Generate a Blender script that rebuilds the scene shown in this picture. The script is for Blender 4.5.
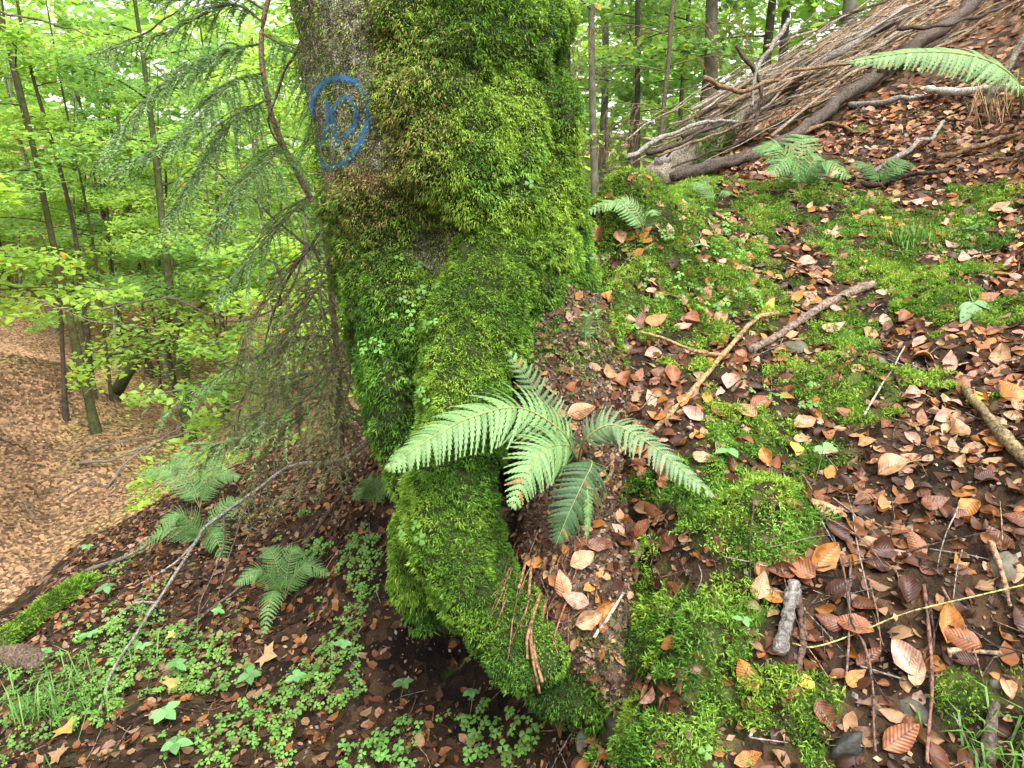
import bpy, math, random
import numpy as np
from mathutils import Vector, Matrix
from mathutils.bvhtree import BVHTree

random.seed(7)
rng = np.random.default_rng(7)
scene = bpy.context.scene
for o in list(bpy.data.objects):
    bpy.data.objects.remove(o)
COL = scene.collection

# ------------------------------------------------------------------ camera
F = 731.0                       # focal length in pixels of the 1024 px wide picture
PITCH = math.radians(12.0)
CAMZ = 1.65
cam_d = bpy.data.cameras.new('camera')
cam = bpy.data.objects.new('camera', cam_d)
COL.objects.link(cam)
cam.location = (0, 0, CAMZ)
cam.rotation_euler = (math.radians(90) - PITCH, 0, 0)
cam_d.sensor_fit = 'HORIZONTAL'
cam_d.angle = 2 * math.atan(512 / F)
cam_d.clip_start = 0.02
cam_d.clip_end = 500
scene.camera = cam

# ------------------------------------------------------------------ world and sun (overcast)
SUN_EL, SUN_AZ = 58.0, 150.0     # azimuth from +Y towards +X
w = bpy.data.worlds.new('World')
scene.world = w
w.use_nodes = True
nt = w.node_tree
bg = nt.nodes['Background']
sky = nt.nodes.new('ShaderNodeTexSky')
sky.sky_type = 'NISHITA'
sky.sun_disc = False
sky.sun_elevation = math.radians(SUN_EL)
sky.sun_rotation = math.radians(SUN_AZ)
sky.air_density = 1.0
sky.dust_density = 4.0
hs = nt.nodes.new('ShaderNodeHueSaturation')
hs.inputs['Saturation'].default_value = 0.06
nt.links.new(sky.outputs[0], hs.inputs['Color'])
nt.links.new(hs.outputs[0], bg.inputs['Color'])
bg.inputs['Strength'].default_value = 0.15
sd = bpy.data.lights.new('sun', 'SUN')
sd.energy = 1.15
sd.angle = math.radians(38)
sd.color = (1.0, 0.97, 0.9)
sun = bpy.data.objects.new('sun', sd)
COL.objects.link(sun)
a, e = math.radians(SUN_AZ), math.radians(SUN_EL)
sdir = Vector((math.sin(a) * math.cos(e), math.cos(a) * math.cos(e), math.sin(e)))
sun.rotation_euler = sdir.to_track_quat('Z', 'Y').to_euler()
sun.location = sdir * 30
scene.view_settings.view_transform = 'Standard'
scene.view_settings.look = 'None'
scene.view_settings.gamma = 1
scene.view_settings.exposure = 1.98
scene.render.engine = 'CYCLES'
scene.cycles.max_bounces = 4
scene.cycles.diffuse_bounces = 3
scene.cycles.glossy_bounces = 2
scene.cycles.transmission_bounces = 3
scene.cycles.transparent_max_bounces = 8

# ------------------------------------------------------------------ pixel <-> world
CP, SP = math.cos(PITCH), math.sin(PITCH)
def P(px, py, d):
    X = (px - 512) / F * d
    V = (384 - py) / F * d
    return Vector((X, d * CP + V * SP, CAMZ - d * SP + V * CP))
def pdir(px, py):
    return (P(px, py, 1.0) - Vector((0, 0, CAMZ))).normalized()
def proj(p):
    p = np.asarray(p, float)
    y, z = p[..., 1], p[..., 2] - CAMZ
    d = y * CP - z * SP
    V = y * SP + z * CP
    dd = np.where(d > 0.02, d, 0.02)
    return 512 + p[..., 0] / dd * F, 384 - V / dd * F, d

# ------------------------------------------------------------------ noise
def _hash(ix, iy, iz, s):
    h = (ix * 374761393 + iy * 668265263 + iz * 2147483647 + s * 1274126177) & 0xFFFFFFFF
    h = ((h ^ (h >> 13)) * 1274126177) & 0xFFFFFFFF
    h = ((h ^ (h >> 16)) * 2246822519) & 0xFFFFFFFF
    return ((h ^ (h >> 15)) & 0xFFFFFF) / float(0xFFFFFF)
def noise(p, scale=1.0, seed=0):
    p = np.asarray(p, float) * scale
    i = np.floor(p).astype(np.int64)
    f = p - i
    f = f * f * (3 - 2 * f)
    r = 0
    for dx in (0, 1):
        wx = f[..., 0] if dx else 1 - f[..., 0]
        for dy in (0, 1):
            wy = f[..., 1] if dy else 1 - f[..., 1]
            for dz in (0, 1):
                wz = f[..., 2] if dz else 1 - f[..., 2]
                r = r + wx * wy * wz * _hash(i[..., 0] + dx, i[..., 1] + dy, i[..., 2] + dz, seed)
    return r
def fbm(p, scale=1.0, octv=4, seed=0):
    r, a, t = 0, 1.0, 0
    for k in range(octv):
        r = r + a * noise(p, scale * 2 ** k, seed + k * 17)
        t += a
        a *= 0.5
    return r / t
def sstep(a, b, x):
    t = np.clip((x - a) / (b - a), 0, 1)
    return t * t * (3 - 2 * t)

# ------------------------------------------------------------------ mesh helpers
def mesh_arrays(name, V, T, cols=None, smooth=False):
    V = np.ascontiguousarray(V, np.float32).reshape(-1, 3)
    T = np.ascontiguousarray(T, np.int32)
    k = T.shape[1]
    me = bpy.data.meshes.new(name)
    me.vertices.add(len(V))
    me.vertices.foreach_set('co', V.ravel())
    me.loops.add(T.size)
    me.loops.foreach_set('vertex_index', T.ravel())
    me.polygons.add(len(T))
    me.polygons.foreach_set('loop_start', np.arange(0, T.size, k, dtype=np.int32))
    me.polygons.foreach_set('loop_total', np.full(len(T), k, np.int32))
    if smooth:
        me.polygons.foreach_set('use_smooth', np.ones(len(T), bool))
    me.update(calc_edges=True)
    if cols is not None:
        add_col(me, cols)
    return me
def add_col(me, cols, name='Col'):
    a = me.color_attributes.new(name, 'FLOAT_COLOR', 'POINT')
    c = np.ones((len(me.vertices), 4), np.float32)
    c[:, :3] = cols
    a.data.foreach_set('color', c.ravel())
def link(name, me, mat=None, parent=None):
    o = bpy.data.objects.new(name, me)
    COL.objects.link(o)
    if mat is not None:
        me.materials.clear()
        me.materials.append(mat)
    if parent is not None:
        o.parent = parent
        o.matrix_parent_inverse = parent.matrix_basis.inverted()
    return o
def tag(o, label, cat, group=None):
    o['label'] = label
    o['category'] = cat
    if group:
        o['group'] = group
    return o
def stuff(o, label=None, cat=None):
    o['kind'] = 'stuff'
    if label:
        o['label'] = label
    if cat:
        o['category'] = cat
    return o
def empty(name, loc):
    o = bpy.data.objects.new(name, None)
    o.empty_display_size = 0.1
    o.location = loc
    COL.objects.link(o)
    return o
def catmull(pts, n):
    p = np.array([tuple(q) for q in pts], float)
    if len(p) == 2:
        t = np.linspace(0, 1, n)[:, None]
        return p[0] * (1 - t) + p[1] * t
    p = np.vstack([2 * p[0] - p[1], p, 2 * p[-1] - p[-2]])
    m = len(p) - 3
    out = []
    for t in np.linspace(0, m - 1e-6, n):
        i = int(t)
        u = t - i
        a, b, c, d = p[i:i + 4]
        out.append(0.5 * (2 * b + (c - a) * u + (2 * a - 5 * b + 4 * c - d) * u * u + (3 * b - a - 3 * c + d) * u ** 3))
    return np.array(out)
def tube(pts, radii, sides=6, cap=True):
    """tube along pts (N,3): verts, quads (caps folded into a centre vertex as degenerate-free tris are avoided by tapering)"""
    pts = np.asarray(pts, float)
    n = len(pts)
    radii = np.broadcast_to(np.asarray(radii, float), (n,))
    tan = np.gradient(pts, axis=0)
    tan /= np.linalg.norm(tan, axis=1)[:, None] + 1e-12
    up = np.array([0.13, 0.21, 0.97])
    s = np.cross(tan, up)
    s /= np.linalg.norm(s, axis=1)[:, None] + 1e-9
    u = np.cross(s, tan)
    ang = np.linspace(0, 2 * math.pi, sides, endpoint=False)
    ring = np.cos(ang)[None, :, None] * s[:, None, :] + np.sin(ang)[None, :, None] * u[:, None, :]
    V = pts[:, None, :] + ring * radii[:, None, None]
    V = V.reshape(-1, 3)
    T = []
    for i in range(n - 1):
        for k in range(sides):
            a, b = i * sides + k, i * sides + (k + 1) % sides
            c, d = a + sides, b + sides
            T += [(a, d, b), (a, c, d)]
    if cap:
        V = np.vstack([V, pts[0] - tan[0] * radii[0] * 0.35, pts[-1] + tan[-1] * radii[-1] * 0.35])
        a0 = len(V) - 2
        for k in range(sides):
            T.append((a0, k, (k + 1) % sides))
            T.append((a0 + 1, (n - 1) * sides + (k + 1) % sides, (n - 1) * sides + k))
    return V, np.array(T, np.int32)
class MB:
    def __init__(s):
        s.V, s.T, s.C, s.n = [], [], [], 0
    def add(s, V, T, col=None):
        V = np.asarray(V, float).reshape(-1, 3)
        s.V.append(V)
        s.T.append(np.asarray(T, np.int32) + s.n)
        if col is not None:
            s.C.append(np.broadcast_to(np.asarray(col, float), (len(V), 3)))
        s.n += len(V)
    def mesh(s, name, smooth=False):
        return mesh_arrays(name, np.vstack(s.V), np.vstack(s.T), np.vstack(s.C) if s.C else None, smooth)

# ------------------------------------------------------------------ materials
def new_mat(name):
    m = bpy.data.materials.new(name)
    m.use_nodes = True
    return m, m.node_tree, m.node_tree.nodes['Principled BSDF']
def attr_mat(name, rough=0.6, trans=0.0, spec=0.3, mottle=0.0, mscale=60, tcol=1.3, bump=0.0, bscale=200):
    """colour from the vertex attribute Col, optional translucency and mottling"""
    m, t, b = new_mat(name)
    at = t.nodes.new('ShaderNodeAttribute')
    at.attribute_name = 'Col'
    col = at.outputs['Color']
    if mottle:
        n = t.nodes.new('ShaderNodeTexNoise')
        n.inputs['Scale'].default_value = mscale
        n.inputs['Detail'].default_value = 4
        g = t.nodes.new('ShaderNodeNewGeometry')
        t.links.new(g.outputs['Position'], n.inputs['Vector'])
        mr = t.nodes.new('ShaderNodeMapRange')
        mr.inputs['From Min'].default_value = 0.3
        mr.inputs['From Max'].default_value = 0.7
        mr.inputs['To Min'].default_value = 1 - mottle
        mr.inputs['To Max'].default_value = 1 + mottle
        t.links.new(n.outputs['Fac'], mr.inputs['Value'])
        mx = t.nodes.new('ShaderNodeVectorMath')
        mx.operation = 'SCALE'
        t.links.new(col, mx.inputs[0])
        t.links.new(mr.outputs[0], mx.inputs['Scale'])
        col = mx.outputs[0]
    if bump:
        n2 = t.nodes.new('ShaderNodeTexNoise')
        n2.inputs['Scale'].default_value = bscale
        n2.inputs['Detail'].default_value = 5
        g2 = t.nodes.new('ShaderNodeNewGeometry')
        t.links.new(g2.outputs['Position'], n2.inputs['Vector'])
        bp = t.nodes.new('ShaderNodeBump')
        bp.inputs['Strength'].default_value = bump
        bp.inputs['Distance'].default_value = 0.006
        t.links.new(n2.outputs['Fac'], bp.inputs['Height'])
        t.links.new(bp.outputs[0], b.inputs['Normal'])
    t.links.new(col, b.inputs['Base Color'])
    b.inputs['Roughness'].default_value = rough
    b.inputs['Specular IOR Level'].default_value = spec
    if trans:
        tr = t.nodes.new('ShaderNodeBsdfTranslucent')
        sc = t.nodes.new('ShaderNodeVectorMath')
        sc.operation = 'SCALE'
        sc.inputs['Scale'].default_value = tcol
        t.links.new(col, sc.inputs[0])
        t.links.new(sc.outputs[0], tr.inputs['Color'])
        ms = t.nodes.new('ShaderNodeMixShader')
        ms.inputs['Fac'].default_value = trans
        t.links.new(b.outputs[0], ms.inputs[1])
        t.links.new(tr.outputs[0], ms.inputs[2])
        t.links.new(ms.outputs[0], t.nodes['Material Output'].inputs['Surface'])
    return m
M_moss = attr_mat('moss', 0.75, 0.22, 0.15, 0.0)
M_leafstuff = attr_mat('fallen_leaves', 0.5, 0.12, 0.22, 0.25, 90)
M_green = attr_mat('green_leaves', 0.5, 0.55, 0.3, 0.0, tcol=1.7)
M_herb = attr_mat('herb_leaves', 0.5, 0.3, 0.3, 0.12, 120, tcol=1.4)
M_fern = attr_mat('fern_fronds', 0.5, 0.2, 0.25, 0.2, 110, tcol=1.1)
M_needle = attr_mat('spruce_needles', 0.5, 0.15, 0.3)
M_wood = attr_mat('dead_wood', 0.8, 0, 0.18, 0.75, 110, bump=1.0, bscale=190)
M_bark = attr_mat('bark', 0.85, 0, 0.2, 0.4, 14, bump=0.8, bscale=60)
M_stone = attr_mat('stone', 0.65, 0, 0.35, 0.3, 60, bump=0.5, bscale=90)
M_soil = attr_mat('soil', 0.9, 0, 0.1, 0.45, 70, bump=1.0, bscale=130)

# ------------------------------------------------------------------ ground: control points
near = [  # picture x, y and depth along the view axis
 (1020,765,1.25),(860,765,1.30),(720,765,1.37),(690,765,1.39),(612,752,1.7),
 (1020,600,1.42),(860,600,1.52),(740,570,1.62),(670,600,1.6),(660,540,1.72),
 (1020,450,1.70),(860,450,1.86),(720,450,1.93),(620,470,1.9),
 (1020,330,2.15),(860,330,2.35),(720,330,2.40),(630,350,2.25),
 (1020,230,2.7),(860,230,2.95),(740,240,2.85),(650,250,2.55),
 (1020,140,3.3),(900,150,3.6),(770,180,3.8),(690,195,3.7),(640,190,3.1),
 (560,345,2.15),(600,300,2.3),(620,420,2.02),(625,220,2.65),(480,660,2.4),(530,700,2.1),(570,740,1.85),
 (1020,60,4.1),(960,40,4.8),(850,90,4.7),(740,140,5.0),(660,165,5.0),
 # lower ground on the left
 (0,765,2.3),(150,765,2.2),(300,765,2.15),(430,765,1.98),(560,765,1.78),
 (0,680,2.85),(150,680,2.7),(300,680,2.6),(450,705,2.2),
 (0,620,3.6),(100,590,3.5),(200,590,3.3),(300,590,3.1),(410,590,2.7),
 (130,530,4.4),(230,500,4.3),(320,480,4.0),(390,500,3.0),
 (0,604,4.0),(90,540,4.6),(180,495,4.9),(280,450,4.9),
 # far bank of the ravine
 (0,585,9),(100,500,11),(60,430,12),(0,430,11.5),(0,345,12.5),(60,352,13),(95,440,15),
 (150,420,17),(250,430,15),(150,345,22),(0,255,24),(60,310,22),(300,350,24),(100,250,35),(250,250,38),
]
far = [  # world x, y and height relative to the camera
 (-3.9,6,-3.9),(-3,8,-4.2),(-5.2,5,-4.0),(-6,4,-4.3),(-2,8,-3.6),(0,9,-1.9),(-1,6.3,-2.2),(-4.2,4,-3.1),
 (1.5,10,0.1),(4,10,2.4),(6,14,3.2),(10,10,6),(8,5,4.6),(4,3,1.9),(4,0,1.6),(2,0,0.1),(3,-3,0.6),(0.4,-1,-1.25),
 (0,0.2,-1.6),(-2,0,-1.75),(-2,-4,-1.8),(-5,0,-2.8),(-9,0,-4),(-12,4,-4.2),(0.4,0.5,-1.25),(-0.35,2.3,-1.2),
 (-30,45,4),(-10,60,5),(10,60,6),(30,60,15),(-50,30,12),(0,40,0),(-60,0,10),(40,20,18),(40,-10,16),(5,20,1.5),(-40,-20,0),(0,-20,-1.5),(20,-20,8),
 (-80,80,10),(0,90,8),(80,80,25),
]
cp = [tuple(P(*q)) for q in near] + [(x, y, z + CAMZ) for x, y, z in far]
cp = np.array(cp)
def _rbf_fit(c):
    n = len(c)
    xy = c[:, :2]
    A = np.linalg.norm(xy[:, None] - xy[None], axis=2)
    A += np.eye(n) * -0.02
    Q = np.hstack([np.ones((n, 1)), xy])
    M = np.vstack([np.hstack([A, Q]), np.hstack([Q.T, np.zeros((3, 3))])])
    return np.linalg.solve(M, np.concatenate([c[:, 2], np.zeros(3)]))
RW = _rbf_fit(cp)
def base_z(x, y):
    sh = x.shape
    q = np.stack([x.ravel(), y.ravel()], 1)
    out = np.empty(len(q))
    for i in range(0, len(q), 20000):
        b = q[i:i + 20000]
        r = np.linalg.norm(b[:, None] - cp[None, :, :2], axis=2)
        out[i:i + 20000] = r @ RW[:len(cp)] + RW[len(cp)] + b @ RW[len(cp) + 1:]
    return out.reshape(sh)
# bumps: mossy mounds on the upper slope  (picture x, y, depth, radius m, height m)
bumps = [(650,195,2.65,0.20,0.15),(605,175,2.6,0.13,0.15),(810,205,3.1,0.28,0.05),(760,520,1.66,0.095,0.10),(690,650,1.50,0.08,0.09),
         (765,695,1.42,0.10,0.03),(660,745,1.42,0.08,0.08),(930,290,2.4,0.2,0.03),(860,395,2.05,0.15,0.025),(700,290,2.5,0.2,0.03)]
bump_w = [(P(b[0], b[1], b[2]), b[3], b[4]) for b in bumps]
def lump(x, y):
    z = np.zeros_like(x)
    for c, r, h in bump_w:
        z += h * np.exp(-((x - c.x) ** 2 + (y - c.y) ** 2) / (r * r))
    return z
def axis_coords(lo, a, b, hi, fine, grow):
    s = list(np.arange(a, b, fine))
    st, v = fine, s[0]
    L = []
    while v > lo:
        st *= grow
        v -= st
        L.append(v)
    st, v = fine, s[-1]
    R = []
    while v < hi:
        st *= grow
        v += st
        R.append(v)
    return np.array(L[::-1] + s + R)
gx = axis_coords(-90, -2.6, 2.6, 90, 0.03, 1.05)
gy = axis_coords(-30, 0.8, 4.6, 95, 0.03, 1.05)
GX, GY = np.meshgrid(gx, gy)
GZ = base_z(GX, GY)
pts3 = np.stack([GX, GY, np.zeros_like(GX)], -1)
dist = np.sqrt(GX ** 2 + GY ** 2)
GZ += lump(GX, GY)
GZ += (fbm(pts3, 6.0, 3, 3) - 0.5) * 0.07 + (fbm(pts3, 1.1, 3, 5) - 0.5) * np.clip(dist * 0.04, 0, 0.5)
GZ += (fbm(pts3, 30.0, 2, 9) - 0.5) * 0.02 * (dist < 8)
ny, nx = GX.shape
GV = np.stack([GX, GY, GZ], -1).reshape(-1, 3)
ii = (np.arange(ny - 1)[:, None] * nx + np.arange(nx - 1)[None, :]).ravel()
GT = np.vstack([np.stack([ii, ii + 1, ii + nx + 1], 1), np.stack([ii, ii + nx + 1, ii + nx], 1)])

# zones on the ground, drawn over the picture and fixed to the ground
moss_blobs = [(655,195,75,45),(610,150,40,30),(800,212,95,32),(920,235,110,25),(1000,200,50,18),(700,290,95,55),(640,255,45,55),(930,285,75,35),
  (850,390,80,32),(750,435,65,32),(760,520,70,48),(690,645,60,55),(760,700,80,30),(660,745,62,36),(850,330,50,20),(640,610,35,40),(560,340,45,35),
  (985,310,45,18),(890,250,90,40),(650,320,60,25),(730,600,40,40),(960,700,35,25),(700,480,60,25),(820,455,40,18)]
def blobs(px, py, L):
    r = np.zeros_like(px)
    for cx, cy, rx, ry in L:
        r = np.maximum(r, 1.25 - ((px - cx) / rx) ** 2 * 0.75 - ((py - cy) / ry) ** 2 * 0.75)
    return np.clip(r, 0, 1)
def moss_mask(p):
    px, py, d = proj(p)
    b = blobs(px, py, moss_blobs)
    n = fbm(p, 11.0, 3, 21)
    b = b + 0.75 * sstep(0.2, 0.7, blobs(px, py, [(755, 525, 55, 42), (690, 640, 42, 45), (662, 745, 48, 30), (655, 190, 60, 35), (765, 706, 50, 18)]))
    return sstep(0.36, 0.60, b * 0.72 + (n - 0.5) * 1.9 + 0.0) * (d > 0.3) * (d < 5)
herb_blobs = [(360,690,120,50),(440,745,120,40),(250,715,100,50),(330,625,50,40),(60,700,55,55),(130,640,60,25),(310,545,40,30),(180,760,80,30),(370,560,35,70)]
def upper(p):
    """1 on the upper slope right of the bank, 0 on the lower ground"""
    px, py, d = proj(p)
    return ((px > 545) | ((py < 430) & (px > 380))) & (d < 9) & (p[..., 2] > 0.45)

mm = moss_mask(GV)
zn = fbm(GV, 0.9, 3, 40)
soil = np.array([0.029, 0.019, 0.011])
litter = np.array([0.235, 0.155, 0.10])
n1 = fbm(GV, 25, 3, 50)[:, None]
gd = np.sqrt(GV[:, 0] ** 2 + GV[:, 1] ** 2)
farm = sstep(4.5, 8.0, gd)[:, None]
gcol = soil * (0.6 + 0.9 * n1)
_px, _py, _d = proj(GV)
wet_shade = (blobs(_px, _py, [(430,590,60,80),(500,690,80,50),(440,650,70,50),(590,740,60,40)]) * (GV[:, 2] < 0.9) * (_d < 3.2))[:, None]
gcol = gcol * (1 - 0.6 * wet_shade)  # dark wet soil, plus the root hollow's shade painted into its colour
gcol = gcol * (1 - mm[:, None]) + np.array([0.035, 0.055, 0.012]) * mm[:, None]
n2 = fbm(GV, 3.0, 4, 60)[:, None]
gcol = gcol * (1 - farm) + (litter * (0.55 + 0.9 * n2)) * farm
gcol = gcol + farm * sstep(0.55, 0.7, zn)[:, None] * np.array([0.0, 0.03, -0.01])
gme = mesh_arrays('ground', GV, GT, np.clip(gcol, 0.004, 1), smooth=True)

def ground_mat():
    m, t, b = new_mat('forest_floor')
    at = t.nodes.new('ShaderNodeAttribute'); at.attribute_name = 'Col'
    g = t.nodes.new('ShaderNodeNewGeometry')
    v = t.nodes.new('ShaderNodeTexVoronoi')
    v.inputs['Scale'].default_value = 26
    v.inputs['Randomness'].default_value = 1
    t.links.new(g.outputs['Position'], v.inputs['Vector'])
    cr = t.nodes.new('ShaderNodeValToRGB')
    el = cr.color_ramp.elements
    el[0].position = 0.0; el[0].color = (0.30, 0.22, 0.18, 1)
    el[1].position = 1.0; el[1].color = (2.0, 1.7, 1.5, 1)
    e2 = cr.color_ramp.elements.new(0.55); e2.color = (0.9, 0.85, 0.8, 1)
    sx = t.nodes.new('ShaderNodeSeparateColor')
    t.links.new(v.outputs['Color'], sx.inputs[0])
    t.links.new(sx.outputs[0], cr.inputs[0])
    mx = t.nodes.new('ShaderNodeMix'); mx.data_type = 'RGBA'; mx.blend_type = 'MULTIPLY'
    mx.inputs['Factor'].default_value = 1.0
    t.links.new(at.outputs['Color'], mx.inputs['A'])
    t.links.new(cr.outputs[0], mx.inputs['B'])
    n = t.nodes.new('ShaderNodeTexNoise'); n.inputs['Scale'].default_value = 120; n.inputs['Detail'].default_value = 6
    t.links.new(g.outputs['Position'], n.inputs['Vector'])
    bp = t.nodes.new('ShaderNodeBump'); bp.inputs['Strength'].default_value = 0.9; bp.inputs['Distance'].default_value = 0.012
    ad = t.nodes.new('ShaderNodeMath'); ad.operation = 'ADD'
    t.links.new(n.outputs['Fac'], ad.inputs[0]); t.links.new(v.outputs['Distance'], ad.inputs[1])
    t.links.new(ad.outputs[0], bp.inputs['Height'])
    t.links.new(bp.outputs[0], b.inputs['Normal'])
    t.links.new(mx.outputs['Result'], b.inputs['Base Color'])
    b.inputs['Roughness'].default_value = 0.85
    b.inputs['Specular IOR Level'].default_value = 0.12
    return m
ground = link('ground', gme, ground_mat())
ground['kind'] = 'structure'
GB = BVHTree.FromPolygons([tuple(v) for v in GV], [tuple(t) for t in GT])
CAMP = Vector((0, 0, CAMZ))
def G(px, py, lift=0.0):
    """point of the ground seen at a pixel"""
    h = GB.ray_cast(CAMP, pdir(px, py))
    if h[0] is None:
        return P(px, py, 30)
    return h[0] + Vector((0, 0, lift))
def Gz(x, y):
    h = GB.ray_cast(Vector((x, y, 60)), Vector((0, 0, -1)))
    return h[0].z if h[0] else 0.0
def Gn(x, y):
    h = GB.ray_cast(Vector((x, y, 60)), Vector((0, 0, -1)))
    return (Vector((x, y, h[0].z)), h[1] if h[1].z > 0 else -h[1])

# ------------------------------------------------------------------ surface sampling and moss sprigs
def sample(V, T, n, weight=None):
    a, b, c = V[T[:, 0]], V[T[:, 1]], V[T[:, 2]]
    cr = np.cross(b - a, c - a)
    ar = np.linalg.norm(cr, axis=1)
    wgt = ar if weight is None else ar * weight
    cdf = np.cumsum(wgt)
    k = np.searchsorted(cdf, rng.random(n) * cdf[-1])
    k = np.minimum(k, len(T) - 1)
    u, v = rng.random(n), rng.random(n)
    fl = u + v > 1
    u[fl], v[fl] = 1 - u[fl], 1 - v[fl]
    p = a[k] + (b[k] - a[k]) * u[:, None] + (c[k] - a[k]) * v[:, None]
    return p, cr[k] / (ar[k][:, None] + 1e-12)
def nrm(v):
    return v / (np.linalg.norm(v, axis=-1, keepdims=True) + 1e-12)
def sprigs(p, d0, d1, L, W, col):
    """little bent moss shoots: base direction d0, tip direction d1"""
    n = len(p)
    s = nrm(np.cross(d0 + d1, rng.normal(size=(n, 3))))
    L, W = L[:, None], W[:, None]
    m = p + d0 * L * 0.5
    t = m + d1 * L * 0.55
    V = np.stack([p, m - s * W * 0.55, m + s * W * 0.55, t], 1)
    i = np.arange(n)[:, None] * 4
    T = np.stack([i + np.array([0, 2, 1]), i + np.array([1, 2, 3])], 1).reshape(-1, 3)
    C = np.repeat(col[:, None, :], 4, 1).reshape(-1, 3)
    return V.reshape(-1, 3), T, C
def moss_cols(p, tone):
    """tone 0 dark .. 1 bright yellow green"""
    n = len(p)
    dark = np.array([0.030, 0.065, 0.010]); mid = np.array([0.088, 0.19, 0.016]); lite = np.array([0.25, 0.38, 0.045])
    t = np.clip(tone + rng.normal(0, 0.17, n), 0, 1)[:, None]
    c = np.where(t < 0.5, dark + (mid - dark) * t * 2, mid + (lite - mid) * (t - 0.5) * 2)
    hue = sstep(0.5, 0.62, fbm(p, 4.5, 3, 44))[:, None]            # a second, cooler green species
    c = c * (1 - hue) + c * np.array([0.80, 0.95, 1.1]) * hue
    return c * rng.uniform(0.75, 1.2, (n, 1))

# ------------------------------------------------------------------ the big mossy tree
def trunk_mat():
    """bark colour from the mesh, broken up by fine pale lichen specks and dark pits"""
    m = attr_mat('trunk_bark', 0.9, 0, 0.12, 0.6, 90, bump=1.0, bscale=260)
    t = m.node_tree
    b = t.nodes['Principled BSDF']
    src = b.inputs['Base Color'].links[0].from_socket
    g = t.nodes.new('ShaderNodeNewGeometry')
    n = t.nodes.new('ShaderNodeTexNoise'); n.inputs['Scale'].default_value = 260; n.inputs['Detail'].default_value = 3
    t.links.new(g.outputs['Position'], n.inputs['Vector'])
    r = t.nodes.new('ShaderNodeValToRGB')
    e = r.color_ramp.elements
    e[0].position = 0.36; e[0].color = (0.28, 0.27, 0.22, 1)
    e[1].position = 0.68; e[1].color = (2.7, 2.7, 2.5, 1)
    k = r.color_ramp.elements.new(0.53); k.color = (0.8, 0.8, 0.75, 1)
    t.links.new(n.outputs['Fac'], r.inputs[0])
    x = t.nodes.new('ShaderNodeVectorMath'); x.operation = 'MULTIPLY'
    t.links.new(src, x.inputs[0]); t.links.new(r.outputs[0], x.inputs[1])
    t.links.new(x.outputs[0], b.inputs['Base Color'])
    return m
edge_rows = [(-250, 276, 540), (-120, 290, 550), (0, 300, 556), (100, 308, 562), (200, 327, 572), (300, 352, 572), (400, 378, 562), (520, 425, 540)]
YT = 2.36
tz, tx, tr = [], [], []
for py, l, r in edge_rows:
    d = YT / (CP + (384 - py) / F * SP)
    c = P((l + r) / 2, py, d)
    hw = (r - l) / 2 / F * d
    tz.append(c.z); tx.append(c.x); tr.append(hw * d / math.sqrt(d * d + hw * hw))
tz, tx, tr = np.array(tz[::-1]), np.array(tx[::-1]), np.array(tr[::-1])
zr = np.concatenate([np.arange(0.35, 2.5, 0.0095), np.linspace(2.52, 6.0, 30)])
NTH = 290
th = np.linspace(0, 2 * math.pi, NTH, endpoint=False)
ZZ, TH = np.meshgrid(zr, th, indexing='ij')
slope_x = (tx[-1] - tx[-2]) / (tz[-1] - tz[-2])
AX = np.where(ZZ <= tz[-1], np.interp(ZZ, tz, tx), tx[-1] + slope_x * 0.5 * (ZZ - tz[-1]))
AR = np.where(ZZ <= tz[-1], np.interp(ZZ, tz, tr), tr[-1] - 0.025 * (ZZ - tz[-1]))
def angd(a, b):
    return np.abs((a - b + math.pi) % (2 * math.pi) - math.pi)
flare = np.exp(-np.clip(ZZ - 1.15, 0, 9) / 0.22)
AR = AR + flare * 0.05 * np.exp(-(angd(TH, math.radians(10)) / 0.6) ** 2) + flare * 0.2 * np.exp(-(angd(TH, math.radians(80)) / 0.7) ** 2)
AR = AR + 0.012 * np.sin(TH * 5 + 1 + ZZ * 0.8)
P0 = np.stack([AX + AR * np.cos(TH), YT + AR * np.sin(TH) * 0.95, ZZ], -1)
NO = np.stack([np.cos(TH), np.sin(TH), np.zeros_like(TH)], -1)
px, py, dd = proj(P0)
front = (P0[..., 1] < YT + 0.15)
def bare(px, py, p):
    n = (fbm(p, 8, 3, 71) - 0.5) * 60
    b = sstep(18, -18, px - (382 + n + np.clip(py - 60, -200, 200) * 0.08)) * sstep(215, 170, py + n)
    h = sstep(1.1, 0.5, ((px - 438) / 36) ** 2 + ((py - 245) / 34) ** 2)
    return np.maximum(b, h * 0.85)
BARE = bare(px, py, P0)
disp = (fbm(P0, 5.5, 3, 11) - 0.5) * 0.08 + ((fbm(P0, 17, 2, 12) - 0.5) * 0.05 + np.abs(fbm(P0 * np.array([1, 1, .7]), 11, 2, 14) - .5) * 0.05) * (1 - BARE)
disp += (1 - np.abs(2 * fbm(P0 * np.array([1, 1, 0.45]), 24, 3, 13) - 1)) * 0.010 * BARE
tb = [(525,240,50,55,0.055),(545,125,45,45,0.025),(480,60,60,60,0.02),(432,245,42,36,-0.07),(375,290,40,50,0.04),(415,370,38,55,0.05),(480,150,50,45,0.03),(520,180,70,14,-0.012),(430,110,36,60,0.03),(550,20,40,30,0.03),
      (553,66,10,14,-0.05),(592,190,28,45,0.0),(462,185,42,24,0.03),(500,300,60,40,0.02),(545,300,45,50,0.03)]
for cx, cy, rx, ry, am in tb:
    disp += am * np.exp(-((px - cx) / rx) ** 2 - ((py - cy) / ry) ** 2) * front
TV = (P0 + NO * disp[..., None])
nr = len(zr)
TVf = TV.reshape(-1, 3)
i = np.arange(nr - 1)[:, None] * NTH
j = np.arange(NTH)[None, :]
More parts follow.
